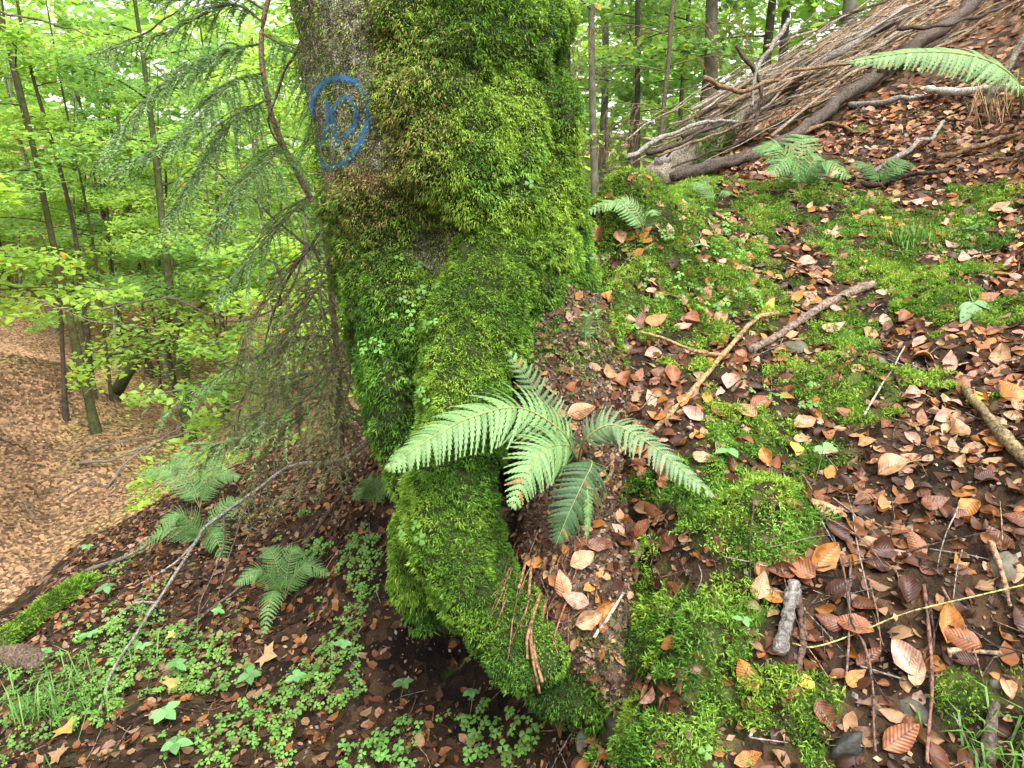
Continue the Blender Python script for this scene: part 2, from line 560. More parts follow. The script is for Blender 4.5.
j2 = (j + 1) % NTH
TT = np.vstack([np.stack([(i + j), (i + j2), (i + NTH + j2)], -1).reshape(-1, 3), np.stack([(i + j), (i + NTH + j2), (i + NTH + j)], -1).reshape(-1, 3)]).astype(np.int32)
px, py, dd = proj(TVf)
bar = bare(px, py, TVf)
n = fbm(TVf, 60, 3, 15)[:, None]
sp = sstep(0.50, 0.70, fbm(TVf, 60, 3, 16))[:, None]
barkc = np.array([0.085, 0.078, 0.048]) * (0.5 + n) + sp * np.array([0.13, 0.13, 0.115])
rust = sstep(1.1, 0.2, ((px - 350) / 45) ** 2 + ((py - 190) / 26) ** 2)[:, None]
barkc = barkc * (1 - 0.6 * rust) + rust * 0.6 * np.array([0.16, 0.075, 0.025])
tc = barkc * bar[:, None] + (1 - bar[:, None]) * np.array([0.030, 0.040, 0.012])
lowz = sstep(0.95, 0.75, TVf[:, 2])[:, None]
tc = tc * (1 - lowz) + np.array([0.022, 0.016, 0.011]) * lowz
tree = empty('beech_tree', (float(np.interp(0.6, tz, tx)), YT, 0.45))
tag(tree, 'thick moss covered tree trunk with a blue painted ring on its bark', 'tree')
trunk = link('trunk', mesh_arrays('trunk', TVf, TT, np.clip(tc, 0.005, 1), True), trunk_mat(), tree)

def moss_on(V, T, n, keep, tone, name, parent, Lr=(0.010, 0.022), Wr=(0.0025, 0.0045), hang=0.6, tint=None, clump=0.014, cs=40, flat=0.0):
    p, nn = sample(V, T, n)
    k = rng.random(n) < keep(p, nn)
    p, nn = p[k], nn[k]
    m = len(p)
    down = np.array([0, 0, -1.0])
    cn = fbm(p, cs, 2, 31)
    p = p + nn * ((cn - 0.35) * clump * 2)[:, None]
    r1, r2 = rng.normal(size=(m, 3)), rng.normal(size=(m, 3))
    d0 = nrm(nn * 0.9 + r1 * (0.45 + 0.5 * flat) + down * hang * 0.3)
    d1 = nrm(nn * (0.75 - hang * 0.5) + r2 * (0.4 + flat) + down * hang)
    L = rng.uniform(Lr[0], Lr[1], m) * (0.6 + 0.8 * cn) * (0.55 + 0.95 * fbm(p, 6, 2, 47))
    W = rng.uniform(Wr[0], Wr[1], m)
    tn = tone(p) + (cn - 0.5) * 0.8
    c = moss_cols(p, tn)
    if tint is not None:
        c = tint(p, c)
    V, T, C = sprigs(p, d0, d1, L, W, c)
    o = link(name, mesh_arrays(name, V, T, C), M_moss, parent)
    return stuff(o)

def t_keep(p, nn):
    px, py, d = proj(p)
    b = bare(px, py, p)
    gap = sstep(0.34, 0.46, fbm(p, 20, 3, 33))
    left = sstep(440, 330, px) * sstep(170, 215, py)
    return (1 - b * 0.88) * (0.42 + 0.58 * gap) * (1 - 0.25 * left) * (p[:, 1] < YT + 0.2)
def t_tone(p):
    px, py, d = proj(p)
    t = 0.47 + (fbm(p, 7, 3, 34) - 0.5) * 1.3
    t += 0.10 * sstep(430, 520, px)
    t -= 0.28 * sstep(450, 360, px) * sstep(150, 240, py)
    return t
def t_tint(p, c):
    px, py, d = proj(p)
    z = np.exp(-((px - 405) / 45) ** 2 - ((py - 140) / 75) ** 2) + 0.9 * np.exp(-((px - 355) / 40) ** 2 - ((py - 205) / 45) ** 2) + 0.5 * np.exp(-((px - 380) / 60) ** 2 - ((py - 30) / 60) ** 2)
    k = (rng.random(len(p)) < z * 0.55)[:, None]
    tan = np.array([0.30, 0.25, 0.08]) * rng.uniform(0.5, 1.2, (len(p), 1))
    return np.where(k, tan, c)
vis = TT[(TVf[TT[:, 0], 2] < 2.6) & (TVf[TT[:, 0], 2] > 0.5) & (TVf[TT[:, 0], 1] < YT + 0.2)]
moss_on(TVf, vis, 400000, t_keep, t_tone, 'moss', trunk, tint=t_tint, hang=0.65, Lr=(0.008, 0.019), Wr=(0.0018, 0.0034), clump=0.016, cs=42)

# ---- roots: swept, lumpy bodies
def root_body(path, rad, n=110, sides=64, amp=0.03, seed=1, flat=1.0):
    c = catmull([P(*q) for q in path], n)
    t = np.linspace(0, 1, n)
    r = np.interp(t, np.linspace(0, 1, len(rad)), rad)
    tan = nrm(np.gradient(c, axis=0))
    up = np.array([0.0, -1.0, 0.25])
    s = nrm(np.cross(tan, up)); u = np.cross(s, tan)
    an = np.linspace(0, 2 * math.pi, sides, endpoint=False)
    N = np.cos(an)[None, :, None] * s[:, None] + np.sin(an)[None, :, None] * u[:, None] * flat
    V = c[:, None] + N * r[:, None, None]
    V = V + nrm(N) * ((fbm(V, 9, 3, seed) - 0.5) * amp * 2 + (fbm(V, 30, 2, seed + 3) - 0.5) * amp * 0.6)[..., None]
    V = V.reshape(-1, 3)
    i = np.arange(n - 1)[:, None] * sides
    j = np.arange(sides)[None, :]
    j2 = (j + 1) % sides
    T = np.vstack([np.stack([(i + j), (i + sides + j2), (i + j2)], -1).reshape(-1, 3), np.stack([(i + j), (i + sides + j), (i + sides + j2)], -1).reshape(-1, 3)])
    V = np.vstack([V, c[0] - tan[0] * r[0] * 0.5, c[-1] + tan[-1] * r[-1] * 0.5])
    e0, e1 = len(V) - 2, len(V) - 1
    k = np.arange(sides)
    T = np.vstack([T, np.stack([np.full(sides, e0), k, (k + 1) % sides], 1), np.stack([np.full(sides, e1), (n - 1) * sides + (k + 1) % sides, (n - 1) * sides + k], 1)])
    a, b, cc = V[T[:, 0]], V[T[:, 1]], V[T[:, 2]]
    ctr = (a + b + cc) / 3
    if np.mean(np.sum(np.cross(b - a, cc - a) * (ctr - c[np.argmin(np.linalg.norm(ctr[:, None] - c[None, ::8], axis=2), 1) * 8]), 1)) < 0:
        T = T[:, ::-1]
    return V, T.astype(np.int32)
def root_part(path, rad, nm, keep, tone, amp=0.03, seed=1, base=(0.025, 0.034, 0.010), flat=1.0, **kw):
    V, T = root_body(path, rad, amp=amp, seed=seed, flat=flat)
    c = np.array(base) * (0.6 + 0.8 * fbm(V, 40, 3, 5))[:, None]
    o = link('root', mesh_arrays('root', V, T, c, True), M_soil, tree)
    if nm:
        moss_on(V, T, nm, keep, tone, 'moss', o, **kw)
    return o, V, T
k_all = lambda p, nn: np.ones(len(p)) * sstep(-0.55, -0.1, nn[:, 2]) * (0.5 + 0.5 * sstep(0.3, 0.42, fbm(p, 26, 2, 33)))
# the long moss covered root that drops down the bank
root_part([(500,255,2.08),(478,320,1.98),(462,400,1.90),(455,480,1.85),(462,555,1.80),(500,620,1.74),(545,672,1.70)],
          [0.13, 0.125, 0.115, 0.105, 0.11, 0.10, 0.075], 135000, k_all,
          lambda p: 0.45 + (fbm(p, 8, 3, 36) - 0.5) * 0.9 + 0.1 * sstep(1.0, 1.3, p[:, 2]), amp=0.04, seed=101, hang=0.45, Lr=(0.007, 0.015), Wr=(0.0018, 0.0034), clump=0.012)
# mossy lip of the bank running right from the foot of the root
root_part([(520,645,1.82),(560,680,1.77),(600,690,1.73),(640,672,1.68),(685,640,1.60)], [0.07, 0.08, 0.08, 0.08, 0.07], 34000, lambda p, nn: k_all(p, nn) * sstep(.38, .55, fbm(p, 12, 3, 57)),
          lambda p: 0.28 + (fbm(p, 8, 3, 36) - 0.5) * 1.0, amp=0.04, seed=151, hang=0.8, Lr=(0.008, 0.02), Wr=(0.002, 0.004), clump=0.016)
# left side of the base
root_part([(392,300,2.2),(398,380,2.14),(402,440,2.12),(420,500,2.06)], [0.10, 0.10, 0.085, 0.05], 20000, k_all,
          lambda p: 0.36 + (fbm(p, 8, 3, 36) - 0.5) * 0.9, amp=0.03, seed=111, hang=0.8)
root_part([(432,500,1.98),(416,545,1.93),(418,585,1.92),(430,625,1.93)], [0.055, 0.065, 0.055, 0.03], 16000, k_all,
          lambda p: 0.42 + (fbm(p, 8, 3, 36) - 0.5) * 0.9, amp=0.035, seed=161, hang=0.9, Wr=(0.0018, 0.0034))
# the soil filled root plate under the fern
def k_plate(p, nn):
    px, py, d = proj(p)
    b = blobs(px, py, [(550, 345, 60, 45), (600, 350, 30, 30), (600, 660, 45, 40), (640, 690, 45, 45), (580, 700, 60, 35), (610, 610, 14, 14), (640, 650, 30, 60)])
    return b * sstep(0.35, 0.5, fbm(p, 16, 2, 38))
plateA = root_part([(552,318,2.22),(570,410,2.08),(576,500,2.02),(586,580,1.88),(606,640,1.80),(650,700,1.70)], [0.16, 0.17, 0.17, 0.165, 0.145, 0.10], 34000, k_plate,
          lambda p: 0.35 + (fbm(p, 8, 3, 36) - 0.5) * 0.8, amp=0.03, seed=121, base=(0.07, 0.045, 0.03), hang=0.6)
plateB = root_part([(440,440,2.25),(480,540,2.12),(530,620,2.0),(580,680,1.9),(640,725,1.78)], [0.14, 0.14, 0.13, 0.12, 0.10], 20000, k_plate,
          lambda p: 0.28 + (fbm(p, 8, 3, 36) - 0.5) * 0.8, amp=0.03, seed=131, base=(0.035, 0.026, 0.02), hang=0.7)

# ---- the blue mark: sprayed ring with an n inside, laid on the bark
TB = BVHTree.FromPolygons([tuple(v) for v in TVf], [tuple(t) for t in TT])
def on_trunk(px, py, lift=0.003):
    h = TB.ray_cast(CAMP, pdir(px, py))
    if h[0] is None:
        return None
    nn = h[1] if h[1].dot(pdir(px, py)) < 0 else -h[1]
    return h[0] + nn * lift
def stroke(pts, wd, name):
    c = catmull([(x, y, 0) for x, y in pts], max(12, len(pts) * 7))[:, :2]
    tg = nrm(np.gradient(c, axis=0))
    nn = np.stack([-tg[:, 1], tg[:, 0]], 1)
    K = 5
    V, T, A = [], [], []
    for q, s in zip(c, nn):
        for k in range(K):
            u = k / (K - 1) - 0.5
            p = on_trunk(*(q + s * u * wd))
            V.append(p if p else V[-1])
            A.append(1 - abs(u) * 2)
    for r in range(len(c) - 1):
        for k in range(K - 1):
            a = r * K + k
            T += [(a, a + 1, a + K + 1), (a, a + K + 1, a + K)]
    me = mesh_arrays(name, np.array([tuple(v) for v in V]), np.array(T), np.array(A)[:, None] * np.ones(3), True)
    return me
def paint_mat():
    m, t, b = new_mat('blue_spray_paint')
    at = t.nodes.new('ShaderNodeAttribute'); at.attribute_name = 'Col'
    g = t.nodes.new('ShaderNodeNewGeometry')
    n = t.nodes.new('ShaderNodeTexNoise'); n.inputs['Scale'].default_value = 170; n.inputs['Detail'].default_value = 5
    t.links.new(g.outputs['Position'], n.inputs['Vector'])
    ad = t.nodes.new('ShaderNodeMath'); ad.operation = 'MULTIPLY_ADD'
    ad.inputs[1].default_value = 0.45
    t.links.new(at.outputs['Fac'], ad.inputs[0]); t.links.new(n.outputs['Fac'], ad.inputs[2])
    mr = t.nodes.new('ShaderNodeMapRange')
    mr.inputs['From Min'].default_value = 0.58; mr.inputs['From Max'].default_value = 0.84
    mr.inputs['To Max'].default_value = 0.85
    t.links.new(ad.outputs[0], mr.inputs['Value'])
    b.inputs['Base Color'].default_value = (0.009, 0.095, 0.21, 1)
    b.inputs['Roughness'].default_value = 0.7
    t.links.new(mr.outputs[0], b.inputs['Alpha'])
    return m
M_paint = paint_mat()
ring = [(342,77),(325,82),(314,98),(311,120),(313,140),(317,155),(324,165),(334,167),(347,160),(358,147),(366,130),(369,112),(366,96),(357,83),(342,77)]
mark = link('painted_mark', stroke(ring, 10, 'ring'), M_paint, tree)
mark['label'] = 'blue sprayed ring with a letter n inside'
for pts, wd in (([(328,100),(329,115),(327,130),(323,147)], 7.5), ([(329,104),(334,122),(338,147)], 8.5), ([(333,112),(339,102),(347,97),(354,106),(357,118),(353,130),(345,137)], 7.5)):
    s_ = link('letter_stroke', stroke(pts, wd, 'stroke'), M_paint, mark)

# ------------------------------------------------------------------ moss on the ground
area = (GV[:, 1] > 0.9) & (GV[:, 1] < 4.6) & (GV[:, 0] > -2.6) & (GV[:, 0] < 2.7)
nearT = GT[area[GT].all(1)]
mT = nearT[(mm[nearT].max(1) > 0.05)]
def g_keep(p, nn):
    px, py, d = proj(p)
    return moss_mask(p) * (0.3 + 0.7 * sstep(0.33, 0.45, fbm(p, 24, 2, 33))) * (px > 520) * np.clip(2.2 / d, 0.35, 1)
def g_tone(p):
    return 0.66 + (fbm(p, 7, 3, 34) - 0.5) * 1.3
moss_on(GV, mT, 480000, g_keep, g_tone, 'moss_carpet', None, hang=0.12, Lr=(0.008, 0.020), Wr=(0.0022, 0.0044), clump=0.022, cs=24, flat=0.6)
stuff(bpy.data.objects['moss_carpet'], 'bright green feathery moss spread over the slope', 'moss')

# ------------------------------------------------------------------ fallen leaves
def leaf_shape(seed, rows=8, length=1.0, width=0.6, kind='beech'):
    r = np.random.default_rng(seed)
    width *= r.uniform(0.82, 1.05)
    t = np.linspace(0, 1, rows)
    wv = np.sin(np.pi * t ** 0.8) ** 0.9 * width / 2
    wv[0] = wv[-1] = 0.012
    fold, curl, tw = r.uniform(-0.7, 1.0), r.uniform(-0.8, 1.1), r.uniform(-0.8, 0.8)
    edge = r.uniform(-0.9, 1.1)
    V = []
    for k in range(rows):
        y = t[k] - 0.5
        for s in (-1, -0.5, 0, 0.5, 1):
            x = s * wv[k] * (1 + r.uniform(-0.11, 0.08))
            z = fold * abs(x) * 0.8 + curl * y * y * 0.9 + tw * x * y * 1.6 + edge * (abs(s) == 1) * wv[k] * 0.35 + r.uniform(-0.02, 0.02)
            V.append((x, y, z))
    V = np.array(V)
    V[:, 2] -= V[:, 2].mean()
    T = []
    for k in range(rows - 1):
        for c in range(4):
            a = k * 5 + c
            T += [(a, a + 1, a + 6), (a, a + 6, a + 5)]
    return V, np.array(T)
def simple_leaf(seed):
    r = np.random.default_rng(seed)
    f, c = r.uniform(-0.3, 0.5), r.uniform(-0.4, 0.6)
    t = np.array([0, 0.28, 0.65, 1.0]); wv = np.array([0, 0.27, 0.26, 0])
    V = [(0, -0.5, c * 0.25)]
    for k in (1, 2):
        y = t[k] - 0.5
        V += [(-wv[k], y, f * wv[k] + r.uniform(-.05, .05)), (0, y, c * y * y), (wv[k], y, f * wv[k] + r.uniform(-.05, .05))]
    V.append((0, 0.5, c * 0.25))
    T = [(0, 2, 1), (0, 3, 2), (1, 2, 5), (1, 5, 4), (2, 3, 6), (2, 6, 5), (4, 5, 7), (5, 6, 7)]
    return np.array(V), np.array(T)
LEAFCOL = {
 'russet': (0.20, 0.075, 0.028), 'tan': (0.32, 0.18, 0.09), 'pinkish': (0.36, 0.215, 0.15), 'dark': (0.050, 0.020, 0.011),
 'orange': (0.33, 0.135, 0.032), 'yellow': (0.60, 0.38, 0.05), 'brown': (0.12, 0.047, 0.022), 'green': (0.30, 0.33, 0.14)}
WORDS = {'russet': 'russet red', 'tan': 'tan', 'pinkish': 'pale pinkish', 'dark': 'dark wet brown', 'orange': 'bright orange', 'yellow': 'yellow', 'brown': 'dull brown', 'green': 'greenish fading'}
def leaf_mat(nm, c):
    m, t, b = new_mat('leaf_' + nm)
    tc = t.nodes.new('ShaderNodeTexCoord')
    sx = t.nodes.new('ShaderNodeSeparateXYZ'); t.links.new(tc.outputs['Object'], sx.inputs[0])
    ab = t.nodes.new('ShaderNodeMath'); ab.operation = 'ABSOLUTE'; t.links.new(sx.outputs['X'], ab.inputs[0])
    ma = t.nodes.new('ShaderNodeMath'); ma.operation = 'MULTIPLY_ADD'; ma.inputs[1].default_value = -0.9
    t.links.new(ab.outputs[0], ma.inputs[0]); t.links.new(sx.outputs['Y'], ma.inputs[2])
    sn = t.nodes.new('ShaderNodeMath'); sn.operation = 'MULTIPLY'; sn.inputs[1].default_value = 62
    t.links.new(ma.outputs[0], sn.inputs[0])
    si = t.nodes.new('ShaderNodeMath'); si.operation = 'SINE'; t.links.new(sn.outputs[0], si.inputs[0])
    mid = t.nodes.new('ShaderNodeMath'); mid.operation = 'LESS_THAN'; mid.inputs[1].default_value = 0.012
    t.links.new(ab.outputs[0], mid.inputs[0])
    oi = t.nodes.new('ShaderNodeObjectInfo')
    nz = t.nodes.new('ShaderNodeTexNoise'); nz.noise_dimensions = '4D'; nz.inputs['Scale'].default_value = 5; nz.inputs['Detail'].default_value = 6
    t.links.new(tc.outputs['Object'], nz.inputs['Vector'])
    mw = t.nodes.new('ShaderNodeMath'); mw.operation = 'MULTIPLY'; mw.inputs[1].default_value = 40; t.links.new(oi.outputs['Random'], mw.inputs[0])
    t.links.new(mw.outputs[0], nz.inputs['W'])
    cr = t.nodes.new('ShaderNodeValToRGB')
    cr.color_ramp.elements[0].position = 0.32; cr.color_ramp.elements[0].color = (c[0] * 0.5, c[1] * 0.45, c[2] * 0.45, 1)
    cr.color_ramp.elements[1].position = 0.66; cr.color_ramp.elements[1].color = (min(1, c[0] * 1.35), min(1, c[1] * 1.35), min(1, c[2] * 1.4), 1)
    t.links.new(nz.outputs['Fac'], cr.inputs[0])
    mx = t.nodes.new('ShaderNodeMix'); mx.data_type = 'RGBA'; mx.blend_type = 'MULTIPLY'
    mx.inputs['B'].default_value = (0.55, 0.5, 0.45, 1)
    vr = t.nodes.new('ShaderNodeMapRange'); vr.inputs['From Min'].default_value = 0.75; vr.inputs['From Max'].default_value = 1.0; vr.inputs['To Max'].default_value = 0.28
    t.links.new(si.outputs[0], vr.inputs['Value'])
    mxm = t.nodes.new('ShaderNodeMath'); mxm.operation = 'MAXIMUM'; t.links.new(vr.outputs[0], mxm.inputs[0]); t.links.new(mid.outputs[0], mxm.inputs[1])
    t.links.new(mxm.outputs[0], mx.inputs['Factor'])
    t.links.new(cr.outputs[0], mx.inputs['A'])
    t.links.new(mx.outputs['Result'], b.inputs['Base Color'])
    bp = t.nodes.new('ShaderNodeBump'); bp.inputs['Strength'].default_value = 0.3; bp.inputs['Distance'].default_value = 0.0015
    t.links.new(si.outputs[0], bp.inputs['Height']); t.links.new(bp.outputs[0], b.inputs['Normal'])
    b.inputs['Roughness'].default_value = 0.45
    b.inputs['Specular IOR Level'].default_value = 0.35
    return m
LM = {k: leaf_mat(k, c) for k, c in LEAFCOL.items()}
NV = 14
leaf_protos = {}
def leaf_mesh(v, colr):
    if (v, colr) not in leaf_protos:
        V, T = leaf_shape(500 + v)
        me = mesh_arrays('fallen_leaf', V, T, None, True)
        me.materials.append(LM[colr])
        leaf_protos[(v, colr)] = me
    return leaf_protos[(v, colr)]
def basis(n, ang):
    n = Vector(n).normalized()
    t = Vector((math.cos(ang), math.sin(ang), 0.001))
    y = (t - n * t.dot(n)).normalized()
    x = y.cross(n)
    return Matrix((x, y, n)).transposed()
# everything leaves can lie on: ground plus roots
_v, _t, _n = [GV], [GT], len(GV)
for o in tree.children:
    if o.name.startswith('root'):
        me = o.data
        v = np.empty(len(me.vertices) * 3, np.float32); me.vertices.foreach_get('co', v)
        t = np.empty(len(me.polygons) * 3, np.int32); me.loops.foreach_get('vertex_index', t)
        v = v.reshape(-1, 3)
        _v.append(v); _t.append(t.reshape(-1, 3) + _n); _n += len(v)
SV, ST = np.vstack(_v), np.vstack(_t)
SB = BVHTree.FromPolygons([tuple(v) for v in SV], [tuple(t) for t in ST])
def S(px, py):
    h = SB.ray_cast(CAMP, pdir(px, py))
    nn = h[1]
    if nn.dot(pdir(px, py)) > 0:
        nn = -nn
    return h[0], nn
nleaf = 0
def place_leaf(pos, n, size, ang, colr, where, v=None, lift=0.35):
    global nleaf
    v = random.randrange(NV) if v is None else v
    o = bpy.data.objects.new('fallen_leaf', leaf_mesh(v, colr))
    COL.objects.link(o)
    M = basis(n, ang).to_4x4()
    M.translation = pos + Vector(n).normalized() * (size * 0.10 + 0.012 * lift)
    o.matrix_world = M @ Matrix.Diagonal((size, size, size, 1))
    tag(o, WORDS[colr] + ' fallen beech leaf ' + where, 'leaf', WORDS[colr] + ' beech leaves ' + where)
    nleaf += 1
    return o
W_up = 'on the mossy upper slope'
W_lo = 'in the dark wet litter of the lower right slope'
W_fern = 'around the foot of the green fern'
hand = [  # picture x, y, length px, angle, colour
 (895,470,44,10,'tan'),(822,556,34,70,'orange'),(797,568,30,120,'russet'),(802,427,26,30,'tan'),(704,297,24,60,'russet'),(836,237,20,80,'pinkish'),
 (745,673,30,100,'orange'),(767,310,20,70,'yellow'),(832,331,24,20,'pinkish'),(867,337,20,60,'tan'),(670,376,22,100,'russet'),(630,520,18,110,'orange'),
 (645,528,22,40,'russet'),(632,566,22,70,'russet'),(1003,358,30,50,'tan'),(1010,395,34,80,'orange'),(765,457,18,70,'orange'),(792,453,20,100,'yellow'),
 (915,545,26,90,'russet'),(930,505,28,20,'brown'),(880,550,30,10,'dark'),(905,660,36,100,'pinkish'),(915,672,30,60,'tan'),(945,625,38,70,'orange'),
 (960,640,32,130,'russet'),(900,738,38,20,'russet'),(882,505,16,80,'orange'),(820,512,40,5,'tan'),(905,320,18,30,'russet'),(1000,210,26,15,'tan'),
 (915,205,18,40,'pinkish'),(985,300,22,20,'russet'),(965,262,24,60,'pinkish'),(905,590,28,60,'dark'),(760,590,28,50,'tan'),(770,600,26,110,'orange'),
 (780,570,26,160,'brown'),(840,590,30,20,'dark'),(855,630,32,140,'russet'),(750,758,26,30,'orange'),(665,470,18,40,'brown'),(700,460,22,10,'tan'),
 (600,605,24,80,'orange'),(588,618,26,40,'tan'),(602,622,20,100,'russet'),(580,560,26,60,'tan'),(600,545,24,10,'brown'),(565,585,26,80,'tan'),(575,600,24,150,'pinkish'),
 (555,415,24,20,'orange'),(580,410,26,50,'tan'),(560,440,24,120,'russet'),(605,375,22,50,'tan'),(620,380,20,80,'russet'),(540,390,20,30,'brown'),
 (690,320,20,10,'russet'),(720,320,18,60,'tan'),(805,265,20,30,'pinkish'),(850,205,20,60,'pinkish'),(940,420,20,10,'pinkish'),(960,430,24,80,'tan'),
 (950,365,22,60,'pinkish'),(800,440,14,0,'tan'),(845,415,22,170,'russet'),(730,385,22,70,'pinkish'),(760,405,24,20,'russet'),(745,415,22,120,'tan'),
 (497,515,22,70,'dark'),(600,235,20,60,'russet'),(578,285,24,90,'brown'),(605,262,18,30,'pinkish'),(620,240,18,100,'tan'),(655,322,22,20,'orange'),(640,322,20,70,'brown'),
]
W_by = lambda x, y: W_lo if y > 480 and x > 690 else (W_fern if x < 690 and y > 360 else W_up)
for x, y, s, an, c in hand:
    p, n = S(x, y)
    d = proj(np.array(p))[2]
    sz = min(max(s * 1.15 / F * d, 0.035), 0.085)
    nn = (n + Vector((random.gauss(0, .2), -0.25 + random.gauss(0, .2), random.gauss(0, .1)))).normalized()
    place_leaf(p, nn, sz, math.radians(an + random.uniform(-15, 15)), c, W_by(x, y), lift=1.0)
# more single leaves where they show largest
def pick_col(px, py, r):
    if py > 480 and px > 700:
        return r.choice(['dark', 'brown', 'russet', 'orange', 'dark', 'dark', 'brown', 'brown', 'russet', 'tan'])
    if px < 690 and py > 360:
        return r.choice(['tan', 'russet', 'orange', 'brown', 'pinkish', 'tan'])
    return r.choice(['pinkish', 'tan', 'russet', 'brown', 'pinkish', 'tan', 'dark', 'orange'])
sT = nearT
cand, candn = sample(GV, sT, 60000)
cpx, cpy, cdd = proj(cand)
inb = (cpx > 530) & (cpx < 1023) & (cpy > 150) & (cpy < 767) & (cdd < 3.0)
dens_lo = blobs(cpx, cpy, [(900, 590, 170, 120), (960, 430, 90, 60), (620, 430, 90, 60), (620, 540, 60, 60), (820, 280, 60, 30), (980, 250, 80, 40)])
pr = (0.22 + 0.78 * dens_lo) * (1 - 0.55 * moss_mask(cand)) * np.clip(1.7 / cdd, 0, 1)
sel = np.where(inb & (rng.random(len(cand)) < pr))[0]
rr = random.Random(3)
cnt = 0
for k in sel:
    if nleaf >= 300:
        break
    p = Vector(cand[k]); n = Vector(candn[k])
    if n.z < 0: n = -n
    h = SB.ray_cast(CAMP, (p - CAMP).normalized())
    if h[0] is None or (h[0] - p).length > 0.04:
        continue
    nn = (n + Vector((rr.gauss(0, .3), rr.gauss(-0.1, .3), 0))).normalized()
    c = pick_col(cpx[k], cpy[k], rr)
    if rr.random() < 0.03: c = 'yellow'
    place_leaf(p, nn, rr.uniform(0.034, 0.066), rr.uniform(0, 6.28), c, W_by(cpx[k], cpy[k]))
# the rest of the litter
def litter_stuff(name, pos, nrmv, size, cols, tilt, label, detail=True):
    n = len(pos)
    protos = [leaf_shape(900 + k, rows=6) if detail else simple_leaf(900 + k) for k in range(12)]
    mb = MB()
    which = rng.integers(0, 12, n)
    nn = nrm(nrmv + rng.normal(size=(n, 3)) * tilt)
    nn[nn[:, 2] < 0] *= -1
    an = rng.uniform(0, 2 * math.pi, n)
    tv = np.stack([np.cos(an), np.sin(an), np.zeros(n)], 1)
    y = nrm(tv - nn * np.sum(tv * nn, 1)[:, None])
    x = np.cross(y, nn)
    for k in range(12):
        m = np.where(which == k)[0]
        if not len(m): continue
        V, T = protos[k]
        W = pos[m][:, None] + size[m][:, None, None] * (V[None, :, 0:1] * x[m][:, None] + V[None, :, 1:2] * y[m][:, None] + V[None, :, 2:3] * nn[m][:, None]) + nn[m][:, None] * (size[m] * 0.08 + 0.003)[:, None, None]
        TTT = T[None] + (np.arange(len(m)) * len(V))[:, None, None]
        C = np.repeat(cols[m][:, None], len(V), 1)
        mb.add(W.reshape(-1, 3), TTT.reshape(-1, 3), C.reshape(-1, 3))
    o = link(name, mb.mesh(name, True), M_leafstuff)
    return stuff(o, label, 'leaves')
PAL = np.array([LEAFCOL[k] for k in ('russet', 'tan', 'russet', 'dark', 'brown', 'brown', 'dark', 'pinkish', 'orange', 'tan')])
def pal(n, dark=0.0):
    c = PAL[rng.integers(0, len(PAL), n)] * rng.uniform(0.6, 1.25, (n, 1))
    return c * (1 - dark)
n0 = 38000
p, nn = sample(GV, nearT, n0)
nn[nn[:, 2] < 0] *= -1
px, py, d = proj(p)
herb = blobs(px, py, herb_blobs)
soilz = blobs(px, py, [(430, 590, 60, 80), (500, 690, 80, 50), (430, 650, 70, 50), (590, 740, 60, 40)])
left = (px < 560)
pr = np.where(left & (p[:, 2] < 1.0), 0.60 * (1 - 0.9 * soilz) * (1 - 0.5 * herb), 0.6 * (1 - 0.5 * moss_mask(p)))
k = rng.random(n0) < pr * np.where(d > 0.2, 1, 0)
n = int(k.sum())
lk = (px[k] < 560) & (p[k][:, 2] < 1.0)
wet = sstep(430, 520, py[k]) * (px[k] > 640)
lsz = np.where(lk, rng.uniform(0.022, 0.048, n), rng.uniform(0.018, 0.058, n))
lco = pal(n) * (np.where(lk, 0.66, 1.05) * (1 - .38 * wet))[:, None]
nr_ = (d[k] < 2.3) & ~lk
litter_stuff('slope_leaf_litter', p[k][nr_], nn[k][nr_], lsz[nr_], lco[nr_], 0.4, 'brown and russet leaves lying between the mosses of the upper slope', detail=True)
litter_stuff('leaf_litter', p[k][~nr_], nn[k][~nr_], lsz[~nr_], lco[~nr_], 0.45, 'brown and russet leaf litter covering the forest floor', detail=False)
# ravine litter
fa = (gd > 4.5) & (gd < 20) & (GV[:, 0] < 1.5) & (GV[:, 1] > 2)
fT = GT[fa[GT].all(1)]
p, nn = sample(GV, fT, 30000)
nn[nn[:, 2] < 0] *= -1
n = len(p)
RAV = (p, nn, rng.uniform(0.03, 0.075, n), pal(n) * 0.5 + np.array([.085, .056, .036]))
fa = (gd > 3.5) & (gd < 9) & (GV[:, 0] > 0.6) & (GV[:, 1] > 2.5)
fT = GT[fa[GT].all(1)]
p, nn = sample(GV, fT, 9000)
nn[nn[:, 2] < 0] *= -1
n = len(p)
litter_stuff('hillside_leaf_litter', p, nn, rng.uniform(0.04, 0.075, n), pal(n), 0.3, 'brown leaf litter on the hillside under the brushwood', detail=False)

